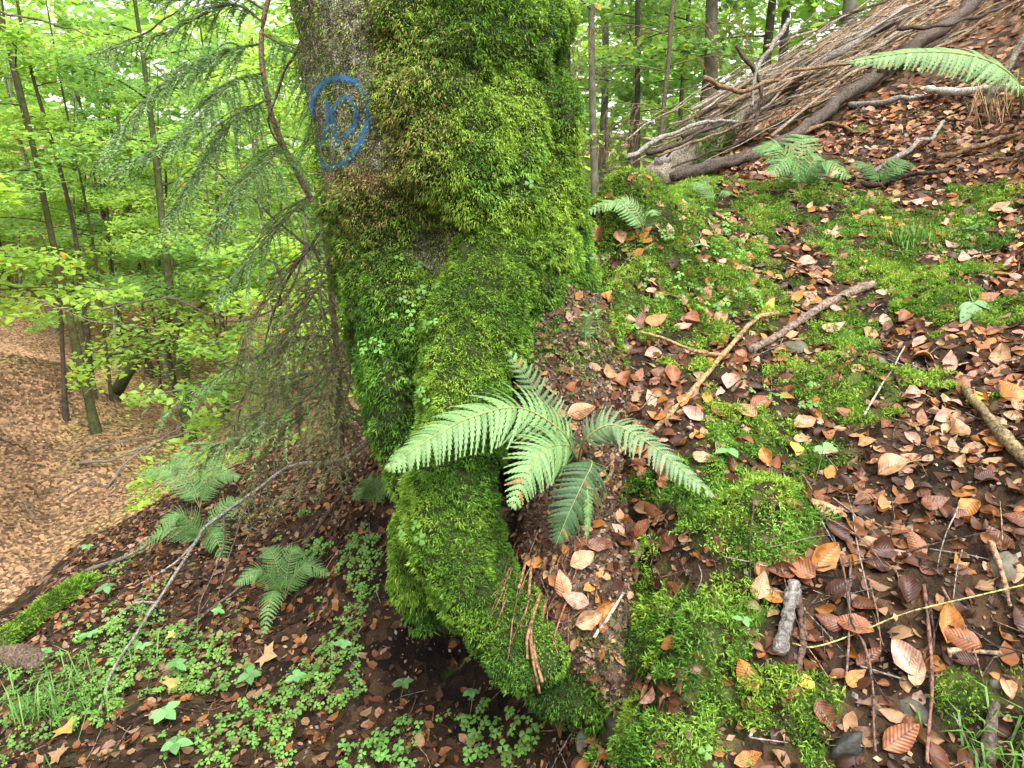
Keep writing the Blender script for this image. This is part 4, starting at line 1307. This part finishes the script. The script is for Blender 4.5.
# ------------------------------------------------------------------ the long bare branch on the left and the fallen wood
LP = [(100,712,.01),(112,680,.03),(150,625,.06),(205,560,.10),(218,545,.12),(262,512,.12),(300,485,.15)]
pp = GS(LP) + [P(340, 460, 3.3), P(372, 440, 3.1)]
lb = stick('bare_branch', pp, 0.0045, 0.012, (0.20, 0.185, 0.16), 'long bare grey branch lying down the litter towards the ravine', 'branch', n=60)
stick('side_twig', [GS([(205,560,.10)])[0]] + GS([(175,570,.06),(140,590,.03)]), 0.006, 0.002, (0.26, 0.23, 0.2), parent=lb)
stick('side_twig', [GS([(160,612,.05)])[0]] + GS([(135,610,.03),(110,625,.015)]), 0.005, 0.002, (0.26, 0.23, 0.2), parent=lb)
stick('side_twig', [GS([(235,530,.11)])[0]] + GS([(225,565,.06),(205,610,.04),(200,650,.02)]), 0.005, 0.002, (0.1, 0.08, 0.06), parent=lb)
stick('side_twig', [GS([(262,512,.12)])[0]] + GS([(235,565,.06),(215,615,.02)]), 0.004, 0.002, (0.1, 0.08, 0.06), parent=lb)
stick('fallen_branch', GS([(170,650,.02),(210,615,.02),(255,580,.03)]), 0.008, 0.005, (0.09, 0.07, 0.05), 'dark thin branch beneath the long bare branch', 'branch')
stick('fallen_branch', GS([(90,575,.03),(140,560,.05),(185,530,.08)]), 0.012, 0.008, (0.14, 0.12, 0.1), 'grey brown branch on the edge of the ravine', 'branch')
stick('fallen_branch', GS([(300,560,.02),(330,520,.03),(352,490,.03)]), 0.01, 0.007, (0.07, 0.05, 0.04), 'dark branch leaning below the spruce twigs', 'branch')
# mossy log at the edge
V, T = tube(catmull(GS([(0,650,.02),(35,628,.03),(65,605,.03),(92,585,.02)]), 30), np.linspace(0.05, 0.035, 30), 16)
V = V + nrm(rng.normal(size=V.shape)) * 0.003
lg = link('mossy_log', mesh_arrays('mossy_log', V, T, np.broadcast_to(np.array([0.06, 0.07, 0.02]), (len(V), 3)), True), M_bark)
tag(lg, 'short rotten log thick with yellow green moss on the ravine edge', 'log')
moss_on(V, T, 9000, lambda p, nn: sstep(-0.2, 0.2, nn[:, 2]), lambda p: 0.6 + (fbm(p, 7, 3, 34) - .5), 'moss', lg, hang=0.1, Lr=(.015, .03), Wr=(.004, .008))
stick('log_end', GS([(0,665,.02),(25,664,.03),(42,668,.02)]), 0.05, 0.04, (0.10, 0.07, 0.05), 'dark broken log end on the lower left floor', 'log', sides=12)
# sticks lying in the ravine
for k, (q, r_) in enumerate([([(82,452,.05),(130,448,.2),(165,445,.3)], .03), ([(78,466,.05),(120,466,.2),(190,452,.5),(232,442,.6)], .04), ([(108,488,.05),(128,470,.3),(165,450,.5),(215,438,.7)], .03), ([(170,442,.3),(200,425,.5),(230,405,1.0)], .022), ([(0,440,.05),(30,455,.05)], .03), ([(140,462,.2),(200,448,.5),(225,446,.6)], .035), ([(20,500,.03),(35,520,.03)], .025), ([(95,480,.02),(60,500,.03)], .02)]):
    stick('ravine_branch', GS(q), r_ * .6, r_ * 0.25, (0.18, 0.16, 0.14) if k != 4 else DARK, ['grey fallen branch lying across the ravine floor', 'thick dark fallen stick on the brown ravine slope'][k == 4], 'branch', 'fallen branches in the ravine' if k != 4 else None, wob=0.05)

# ------------------------------------------------------------------ brushwood pile on the upper right
def hp(px, py, up=0.0, back=0.0):
    p = G(px, py)
    return p + Vector((0, 0, up)) + Vector((0, back, 0))
L1 = stick('log', [P(655,180,4.2), P(700,150,4.35), P(760,95,4.6), P(800,62,4.8)], 0.075, 0.085, (0.19, 0.165, 0.12), 'thick pale log leaning in the brushwood with a moss patch', 'log', n=40, sides=16, wob=0.02)
L2 = stick('log', [P(672,178,4.0), P(720,166,4.1), P(790,138,4.3), P(850,92,4.5), P(910,50,4.7), P(985,-5,5.0), P(1020,-30,5.1)], 0.032, 0.045, (0.075, 0.058, 0.045), 'long dark brown log slanting up the brushwood pile', 'log', n=60, sides=14, wob=0.03)
L3 = stick('log', [P(660,165,4.2), P(720,120,4.4), P(780,85,4.6), P(850,45,4.8), P(905,10,5.0)], 0.028, 0.03, (0.26, 0.23, 0.2), 'slim grey pole lying along the thick pale log', 'log', n=40, sides=10, wob=0.03)
L4 = stick('log', [P(1030,30,3.6), P(1000,80,3.65), P(985,105,3.7)], 0.016, 0.02, (0.15, 0.14, 0.10), 'grey leaning limb beside the dry grass tuft', 'log', n=20, sides=10)
L5 = stick('fallen_branch', [G(925,98)+Vector((0,0,.05)), G(960,102)+Vector((0,0,.05)), G(1000,100)+Vector((0,0,.06)), G(1024,104)+Vector((0,0,.06))], 0.02, 0.022, (0.38, 0.35, 0.30), 'pale bleached branch on the litter behind the dry grass', 'branch', n=24)
V, T = None, None
me = L1.data
v = np.empty(len(me.vertices) * 3, np.float32); me.vertices.foreach_get('co', v)
t = np.empty(len(me.polygons) * 3, np.int32); me.loops.foreach_get('vertex_index', t)
def logm(p, nn):
    px, py, d = proj(p)
    return ((px > 695) & (px < 735)) * sstep(-.3, .3, nn[:, 2] - nn[:, 1]) * 0.9
moss_on(v.reshape(-1, 3).astype(float), t.reshape(-1, 3), 16000, logm, lambda p: 0.6 + (fbm(p, 7, 3, 34) - .5), 'moss', L1, hang=0.2, Lr=(.012, .03), Wr=(.005, .008))
# layered sticks
rb = random.Random(12)
colsb = [((0.28, 0.25, 0.20), 'pale grey'), ((0.17, 0.12, 0.075), 'brown'), ((0.07, 0.05, 0.035), 'dark'), ((0.22, 0.175, 0.125), 'grey brown')]
for k in range(150):
    t0 = rb.uniform(-0.05, 0.75)
    ln = rb.uniform(0.2, 0.55)
    off = rb.gauss(0, 38)
    def on(tt):
        x = 648 + 320 * tt; y = 160 - 170 * tt
        return x, y
    x0, y0 = on(t0); x1, y1 = on(t0 + ln)
    ny_ = off * (0.5 + 0.6 * t0)
    tilt = rb.gauss(0, 22)
    d0 = 4.05 + 0.9 * t0 + rb.uniform(-.15, .5)
    d1 = 4.05 + 0.9 * (t0 + ln) + rb.uniform(-.15, .5)
    A = P(x0 + ny_ * .35, y0 + ny_ * 0.8 - tilt * .4, d0); B = P(x1 + ny_ * .35, y1 + ny_ * 0.8 + tilt * .6, d1)
    for q in (A, B):
        q.z = max(q.z, Gz(q.x, q.y) + 0.015)
    m = (A + B) / 2 + Vector((rb.gauss(0, .04), rb.gauss(0, .04), rb.gauss(0, .04)))
    r_ = rb.choice([.002, .003, .003, .004, .005, .007, .010, .014])
    c, wn = colsb[rb.choice([0, 1, 2, 2, 3, 3])]
    thick = 'thick' if r_ > .010 else 'thin'
    stick('brushwood_stick', [A, m, B], r_, r_ * .55, c, f'{thick} {wn} stick in the brushwood pile on the hillside', 'stick', f'{thick} {wn} sticks of the brushwood pile', n=14, sides=6, wob=0.02)
for k, q in enumerate([[(645,152),(690,140),(730,118)], [(625,160),(665,135),(720,120),(738,122)], [(705,80),(745,88),(800,70),(880,60)], [(735,45),(760,95),(745,140)], [(790,20),(760,60),(750,105)], [(880,70),(940,45),(1015,20)], [(900,30),(960,22),(1024,15)], [(850,110),(900,105),(925,100)], [(940,165),(985,150),(1020,140)], [(860,190),(905,185),(950,180)], [(870,180),(920,150),(945,130)], [(800,140),(830,130),(860,135)]]):
    pts = [P(x, y, 4.0 + (x - 640) / 330 * .7 - (0.3 if k < 5 else 0.0)) if k < 7 else G(x, y) + Vector((0, 0, .03)) for x, y in q]
    for p_ in pts:
        p_.z = max(p_.z, Gz(p_.x, p_.y) + .02)
    stick('fallen_branch', pts, .014 if k != 7 else .02, .008, [DARK, GREY, BROWN][k % 3], ['dark', 'grey', 'brown'][k % 3] + ' crooked branch lying across the brushwood and hillside', 'branch', ['dark', 'grey', 'brown'][k % 3] + ' crooked branches on the hillside', n=24, wob=0.03)

# ------------------------------------------------------------------ trees of the wood
def leaf_cloud(pos, nn, size, cols, name, mat, parent=None):
    n = len(pos)
    nn = nrm(nn)
    a = rng.normal(size=(n, 3))
    d = nrm(a - nn * np.sum(a * nn, 1)[:, None])
    s = np.cross(nn, d)
    L = size[:, None]
    V = np.stack([pos - d * L * .5, pos - d * L * .05 + s * L * .30 - nn * L * .05, pos + d * L * .5 - nn * L * .12, pos - d * L * .05 - s * L * .30 - nn * L * .05], 1)
    i = np.arange(n)[:, None] * 4
    T = np.stack([i + np.array([0, 1, 2]), i + np.array([0, 2, 3])], 1).reshape(-1, 3)
    C = np.repeat(cols[:, None], 4, 1).reshape(-1, 3)
    return link(name, mesh_arrays(name, V.reshape(-1, 3), T, C), mat, parent)
YG, MG, DG, BG = np.array([0.30, 0.44, 0.055]), np.array([0.17, 0.31, 0.07]), np.array([0.08, 0.16, 0.05]), np.array([0.13, 0.25, 0.09])
def wood_tree(base, height, r0, lean, limbs, nleaf_, lsize, tone, label, name='beech_tree', group='trees of the wood across the ravine', bark=(0.12, 0.10, 0.08), zlo=0.2, spread=2.4, cat='tree', curve=None, crown=True, aim=None):
    base = Vector(base)
    root = empty(name, base)
    tag(root, label, cat, group)
    top = base + Vector((lean[0], lean[1], height))
    mids = curve or [base + Vector((lean[0] * .3 + random.gauss(0, .12), lean[1] * .3, height * .35)), base + Vector((lean[0] * .7 + random.gauss(0, .15), lean[1] * .7, height * .7))]
    c = catmull([base - Vector((0, 0, .25))] + list(mids) + [top], 36)
    t = np.linspace(0, 1, 36)
    mb = MB()
    rad = r0 * (1 - .75 * t) * (1 + 0.7 * np.exp(-t * 36 / 2.2))
    V, T = tube(c, rad, 9)
    mb.add(V, T, np.array(bark) * (0.55 + 0.9 * fbm(V, 6, 3, 5))[:, None])
    P_, N_, C_ = [], [], []
    for k in range(limbs):
        h = zlo + (1 - zlo) * (k + random.random()) / limbs
        o = c[min(35, int(h * 35))]
        a = random.uniform(0, 6.28) if aim is None else random.gauss(aim, 0.6)
        L = spread * (1.1 - .55 * h) * random.uniform(.6, 1.15)
        d = np.array([math.cos(a), math.sin(a), 0])
        s = np.array([-d[1], d[0], 0])
        rise = random.uniform(0.0, .45)
        tt = np.linspace(0, 1, 7)
        lp = o + np.outer(tt * L, d) + np.outer(L * (rise * tt - .28 * tt ** 2), [0, 0, 1])
        V, T = tube(lp, np.linspace(r0 * .22, .006, 7), 5)
        mb.add(V, T, np.array(bark) * .8)
        m = max(4, int(nleaf_ / limbs))
        q = rng.random(m) ** .8 * .9 + .1
        wv = (rng.random(m) * 2 - 1)
        wid = .42 * L * (np.sin(np.pi * np.clip(q, .05, 1) ** .8) * .8 + .2)
        pos = o + np.outer(q * L, d) + np.outer(wv * wid, s) + np.outer(L * (rise * q - .28 * q ** 2) - np.abs(wv) * wid * .22 + rng.normal(0, .06, m), [0, 0, 1])
        P_.append(pos)
        N_.append(np.array([0, 0, 1]) + rng.normal(0, .38, (m, 3)))
        ct = np.clip(tone + random.gauss(0, .18) + rng.normal(0, .12, m), 0, 1)[:, None]
        C_.append(np.where(ct < .5, DG + (MG - DG) * ct * 2, MG + (YG - MG) * (ct - .5) * 2))
    link('trunk', mb.mesh('trunk', True), M_bark, root)
    if crown:
        pos, nn, cc = np.vstack(P_), np.vstack(N_), np.vstack(C_)
        k = rng.random(len(pos)) < .012
        cc[k] = np.array([.5, .28, .04])
        leaf_cloud(pos, nn, rng.uniform(.7, 1.3, len(pos)) * lsize, cc, 'crown', M_green, root)
    return root
MOSSY = (0.07, 0.075, 0.03)
# stems standing on the floor of the ravine: picture x, y of the foot, radius, lean
stems = [(116,372,.07,0.1,'slim pale beech stem rising beside the leaning mossy tree',(0.28,0.25,0.2)),(128,360,.09,0.0,'grey beech stem behind the leaning mossy tree',(.12,.1,.08)),
 (147,372,.10,0.2,'dark beech stem in the middle of the ravine wood',(.06,.05,.04)),(168,378,.16,-0.1,'stout grey beech with mossy foot in the ravine',(.17,.14,.11)),
 (178,397,.11,0.2,'dark leaning beech stem next to the stout grey beech',(.05,.05,.03)),(190,438,.16,0.1,'mossy beech trunk standing nearest the fallen ravine branches',MOSSY),
 (225,412,.12,0.3,'beech trunk half hidden by spruce twigs',(.08,.07,.05)),(77,363,.10,-0.2,'dark beech with a crooked foot above the brown bank',(.07,.06,.05)),
 (8,288,.16,0.0,'dark beech on the slope top of the ravine',(.07,.06,.05)),(98,432,.12,-0.1,'short mossy stem at the foot of the brown bank',MOSSY),(250,390,.12,.3,'mossy stem behind the dead spruce twigs',MOSSY),(285,380,.13,.2,'grey stem behind the spruce sapling',(.13,.11,.09)),(55,330,.12,.1,'thin grey beech behind the brown bank crest',(.13,.11,.09)),(205,350,.12,0,'far grey beech between the mossy trunks',(.15,.13,.1)),(310,360,.11,.2,'far grey beech seen left of the painted trunk',(.15,.13,.1))]
for k, (x, y, r_, ln, lb_, bk) in enumerate(stems):
    b = G(x, y)
    wood_tree(b, random.uniform(7.5, 9), r_ * .55, (ln * 2 - .6, random.uniform(-.5, .5)), 15, 6000, .10, random.uniform(.55, .85), lb_, bark=bk, zlo=.22, spread=2.8)
rs = random.Random(44)
for k in range(20):
    x_, y_ = rs.uniform(40, 335), rs.uniform(345, 425)
    b = G(x_, y_)
    if b.y < 9: continue
    dk = k % 2
    wood_tree(b, rs.uniform(6, 9), rs.uniform(.028, .06), (rs.uniform(-.8, .8), 0), 6, 900, .09, rs.uniform(.4, .7), ['thin dark young stem in the ravine wood', 'thin mossy young stem in the ravine wood'][dk], name='young_tree', group=['thin dark stems in the ravine', 'thin mossy stems in the ravine'][dk], bark=[(.075, .06, .045), (.07, .075, .035)][dk], zlo=.3, spread=1.6)
# leaning mossy tree
b = G(103, 425)
wood_tree(b, 5.5, .17, (5.5, 1), 8, 1800, .13, .6, 'leaning mossy tree bowed over the ravine', bark=MOSSY, curve=[P(112,405,15.2), P(128,372,15.3), P(155,342,15.5), P(182,322,15.8)], zlo=.5)
# nearer trees left of the frame reaching in with bright leaves
for k, (x, y, h, aim, n_, tn, lb_) in enumerate([(-7.6, 7.2, 7, 0.1, 9000, .9, 'maple with bright yellow green leaves reaching over the ravine'), (-9.6, 8.6, 7, 0.0, 8000, .85, 'sunlit beech with light leaves on the ravine edge'), (-2.6, 10.5, 6.5, 2.6, 5500, .78, 'light green beech behind the spruce sapling'),
      (-13.5, 13.0, 8, 0.0, 8000, .7, 'beech with layered leaf sprays above the brown bank'), (-1.9, 13.5, 8, 2.6, 5500, .72, 'beech with pale leaves left of the painted trunk')]):
    wood_tree((x, y, Gz(x, y)), h, .05, (.5, .2), 24, int(n_ * 1.5), (.085 if k != 0 else .10), tn, lb_, name='maple_tree' if k == 0 else 'beech_tree', aim=aim, zlo=.42, spread=3.6, group='leafy trees along the ravine')
# trees behind the brushwood
for k, (x, y) in enumerate([(1.2,10.5),(2.0,12),(2.9,11.2),(3.4,14),(1.8,15.5),(4.2,13),(2.6,17),(0.9,13.5),(5.2,15),(3.9,18),(4.7,11.0),(6.3,13)]):
    wood_tree((x, y, Gz(x, y)), random.uniform(9, 12), random.uniform(.04, .10), (random.uniform(-.4, .4), 0), 18, 4200, .13, random.uniform(.35, .7),
              ['straight grey trunk in the wood behind the brushwood', 'slim dark trunk in the wood behind the brushwood'][k % 2], name='beech_tree', group=['grey trunks behind the brushwood', 'dark trunks behind the brushwood'][k % 2], bark=[(.095, .09, .065), (.05, .045, .03)][k % 2], zlo=.12, spread=2.2)
# far wood on the opposite hillside: one mass of leaves
n = 85000
ang = rng.uniform(math.radians(30), math.radians(140), n)
rd = rng.uniform(26, 48, n)
x, y = rd * np.cos(ang), rd * np.sin(ang)
z0 = base_z(x, y)
lay = rng.integers(0, 9, n)
hgt = rng.uniform(0.3, 11, n)
pos = np.stack([x, y, z0 + hgt], 1)
keep = fbm(pos, .35, 3, 88) > .42
pos = pos[keep]
n = len(pos)
tn = np.clip(.72 + (fbm(pos, .5, 2, 90)[:] - .5) * 1.2 + rng.normal(0, .1, n), 0, 1)[:, None]
cc = np.where(tn < .5, DG + (MG - DG) * tn * 2, MG + (YG - MG) * (tn - .5) * 2)
o = leaf_cloud(pos, np.array([0, -.3, 1]) + rng.normal(0, .4, (n, 3)), rng.uniform(.35, .7, n), cc, 'far_wood', M_green)
stuff(o, 'distant green leaf mass of the wood on the opposite hillside', 'foliage')
# shrubs filling the ravine
for k, (x, y, lb_) in enumerate([(20,250,'leafy young beech above the brown bank'),(330,330,'bushy young beech beside the painted trunk'),(290,300,'bright young beech among the spruce twigs'),(250,330,'young beech behind the hanging spruce twigs'),(60,290,'pale leaved young maple on the bank crest')]):
    b = G(x, max(y, 300)) if k not in (1, 2, 3) else P(x, y + 90, 9)
    b.z = Gz(b.x, b.y)
    wood_tree(b, 4.2, .05, (.3, 0), 16, 3500, .10, .7, lb_, name='young_tree', zlo=.15, spread=1.7, group='young trees in the ravine')

# ------------------------------------------------------------------ spruce sapling left of the trunk
sap_b = G(342, 478)
sap = empty('spruce_sapling', sap_b)
tag(sap, 'thin spruce sapling with drooping needled twigs beside the mossy trunk', 'tree')
stem_p = [sap_b, P(340,400,3.2), P(332,300,3.1), P(322,225,3.0), P(285,150,2.95), P(268,100,2.9), P(262,30,2.9), P(285,-60,2.9), P(300,-150,2.95)]
sc_ = catmull(stem_p, 60)
V, T = tube(sc_, np.linspace(.016, .009, 60), 7)
link('trunk', mesh_arrays('trunk', V, T, np.array([.17, .12, .08]) * (.6 + .8 * fbm(V, 30, 3, 5))[:, None], True), M_wood, sap)
def spruce_branch(path, tw, ntw, green, seed, side_len=.16, dead=0.0):
    r = np.random.default_rng(seed)
    c = catmull(path, 40)
    mb = MB()
    V, T = tube(c, np.linspace(.005, .0015, 40), 5)
    mb.add(V, T, np.array([.10, .075, .05]))
    tan = nrm(np.gradient(c, axis=0))
    NP, ND, NC, NL = [], [], [], []
    for k in range(ntw):
        t = .08 + .9 * (k + r.random()) / ntw
        i = int(t * 39)
        sg = 1 if k % 2 else -1
        s = nrm(np.cross(tan[i], [0, 0, 1.0]))
        L = side_len * (1.15 - .8 * t) * r.uniform(.6, 1.3)
        d = nrm(tan[i] * .75 + s * sg * .8 + r.normal(0, .15, 3))
        q = np.linspace(0, 1, 6)
        tp = c[i] + np.outer(q * L, d) + np.outer(q ** 2 * L * -tw, [0, 0, 1])
        V, T = tube(tp, np.linspace(.0018, .0007, 6), 3, cap=False)
        mb.add(V, T, np.array([.11, .085, .05]))
        if r.random() < dead: continue
        m = int(L / .0022)
        u = r.random(m)
        b = c[i] + np.outer(u * L, d) + np.outer(u ** 2 * L * -tw, [0, 0, 1])
        ts = nrm(d + np.outer(u, [0, 0, -2 * tw]))
        rd_ = nrm(np.cross(ts, r.normal(size=(m, 3))))
        rd_[:, 2] = np.abs(rd_[:, 2]) * .5
        NP.append(b); ND.append(nrm(ts * .7 + rd_ * .8)); NL.append(r.uniform(.012, .020, m))
        NC.append(np.broadcast_to(np.array(green) * r.uniform(.65, 1.3), (m, 3)))
    if NP:
        b, d, L, cc = np.vstack(NP), np.vstack(ND), np.concatenate(NL), np.vstack(NC)
        s = nrm(np.cross(d, r.normal(size=d.shape))) * .002
        V = np.stack([b - s, b + s, b + d * L[:, None]], 1)
        T = np.arange(len(b) * 3).reshape(-1, 3)
        mb.add(V.reshape(-1, 3), T, np.repeat(cc, 3, 0))
    return mb.mesh('branch')
SG, SO = (.15, .28, .085), (.13, .14, .05)
def on_stem(y):
    px, py, d = proj(sc_)
    return Vector(sc_[int(np.argmin(np.abs(py - y)))])
br = [(45,[(215,55,2.8),(160,85,2.7),(95,165,2.6)],.45,70,SG,0),(70,[(230,85,2.7),(185,130,2.6),(115,170,2.5)],.45,70,SG,0),(100,[(235,120,2.75),(200,165,2.7),(165,225,2.65)],.5,60,SG,0),
 (20,[(230,5,2.9),(160,35,2.9),(90,55,2.9)],.4,50,SG,.1),(35,[(300,60,2.8),(318,110,2.7),(322,150,2.65)],.5,50,SG,.1),(10,[(225,-10,2.9),(180,0,2.9),(120,-5,2.9)],.35,40,SG,.1),
 (140,[(270,160,2.7),(240,190,2.6),(205,240,2.6)],.5,56,SG,.05),(190,[(290,215,2.8),(250,260,2.7),(215,300,2.7)],.5,50,SG,.2),(330,[(300,340,3.0),(230,370,2.9),(155,420,2.9)],.5,70,SG,.1),
 (360,[(300,380,3.0),(250,420,2.9),(195,470,2.9)],.55,70,SG,.1),(390,[(310,410,3.0),(270,450,2.9),(240,520,2.85)],.6,60,SO,.15),(310,[(290,330,2.9),(255,380,2.8),(225,440,2.8)],.6,70,SO,.1),
 (300,[(345,330,2.6),(330,390,2.55),(300,450,2.5)],.7,70,SO,.2),(340,[(350,370,2.6),(340,420,2.55),(330,480,2.5)],.7,60,SO,.2),(280,[(310,300,2.8),(285,360,2.7),(262,430,2.7)],.7,70,SO,.2),(260,[(320,290,2.7),(330,350,2.6),(345,430,2.55)],.7,60,SO,.3),
 (240,[(290,270,2.8),(250,330,2.7),(245,360,2.7)],.7,40,SO,.5),(400,[(345,420,2.7),(310,470,2.7),(270,505,2.7)],.6,60,SO,.2),(370,[(290,410,2.8),(235,440,2.8),(185,445,2.8)],.5,60,SG,.1)]
for k, (y, pth, tw, ntw, g_, dead) in enumerate(br):
    st = on_stem(y)
    link('branch', spruce_branch([st] + [P(*q) for q in pth], tw, int(ntw * (1.35 if y < 250 else .75)), g_, 300 + k, .2 if y < 250 else .2, dead), M_needle, sap)
# bare thin twigs in front of the ravine
for k, q in enumerate([[(345,-20,2.3),(290,60,2.6),(270,120,2.7),(285,150,2.8)],[(0,12,3.5),(60,25,3.4),(95,38,3.3)],[(100,52,3.2),(130,40,3.2),(180,8,3.1),(205,-5,3.1)],[(328,225,2.9),(290,275,2.9),(270,330,2.9),(265,380,2.9)],[(310,240,3.2),(285,300,3.1),(230,320,3.1),(170,300,3.1),(90,310,3.2)],[(40,300,6),(90,320,6),(160,330,6),(210,350,6)],[(318,262,2.9),(300,240,2.9),(240,190,2.9),(190,150,2.9)]]):
    stick('twig', [P(*a_) for a_ in q], .0065, .0025, (.11, .085, .06), parent=sap, wob=.015, n=26)

# ------------------------------------------------------------------ crumbs of leaf, bark and soil
cp_, cn_ = sample(GV, nearT, 72000)
cn_[cn_[:, 2] < 0] *= -1
px, py, d = proj(cp_)
k = (d > .3) & (rng.random(len(cp_)) < np.where(px > 545, .8 * (1 - .8 * moss_mask(cp_)), .4)) & (px > -150) & (px < 1180) & (py < 900)
p2, n2_ = sample(plateA[1], plateA[2], 24000)
p3, n3_ = sample(plateB[1], plateB[2], 2500)
cp_, cn_ = np.vstack([cp_[k], p2, p3]), np.vstack([cn_[k], n2_, n3_])
n = len(cp_)
CR = np.array([(.05, .03, .018), (.10, .055, .03), (.20, .11, .06), (.28, .18, .10), (.03, .02, .013), (.07, .035, .02), (.16, .13, .10)])
o = leaf_cloud(cp_ + cn_ * .004, cn_ + rng.normal(0, .5, (n, 3)), rng.uniform(.006, .02, n), CR[rng.integers(0, 7, n)] * rng.uniform(.6, 1.2, (n, 1)), 'leaf_crumbs', M_leafstuff)
stuff(o, 'fine brown crumbs of leaf and bark on the soil', 'crumbs')

# ------------------------------------------------------------------ dead hanging spruce twigs behind the brushwood
db = Vector((1.15, 6.3, Gz(1.15, 6.3)))
ds = empty('dead_spruce', db)
tag(ds, 'dead spruce with brown hanging twigs behind the brushwood pile', 'tree')
stick('trunk', [db, db + Vector((.1, 0, 1.2)), db + Vector((.15, 0, 2.6)), db + Vector((.2, 0, 3.6))], .022, .012, (.09, .07, .05), parent=ds)
for k in range(16):
    z = random.uniform(.5, 2.2)
    o_ = db + Vector((.12, 0, z))
    a = random.uniform(-.6, .6) + (0 if random.random() < .75 else math.pi)
    L = random.uniform(.5, 1.0)
    e_ = o_ + Vector((math.cos(a) * L, math.sin(a) * L * .5 - .2, -.1 * L))
    t_ = e_ + Vector((random.gauss(0, .1), 0, -random.uniform(.3, .9)))
    link('branch', spruce_branch([o_, (o_ + e_) / 2 + Vector((0, 0, .08)), e_, t_], 1.2, 26, (.20, .13, .075), 700 + k, .3, .55), M_needle, ds)



o = leaf_cloud(RAV[0] + RAV[1] * .012, RAV[1] + rng.normal(0, .25, RAV[1].shape), RAV[2], RAV[3], 'ravine_leaf_litter', M_leafstuff)
stuff(o, 'brown leaf litter on the far slope of the ravine', 'leaves')
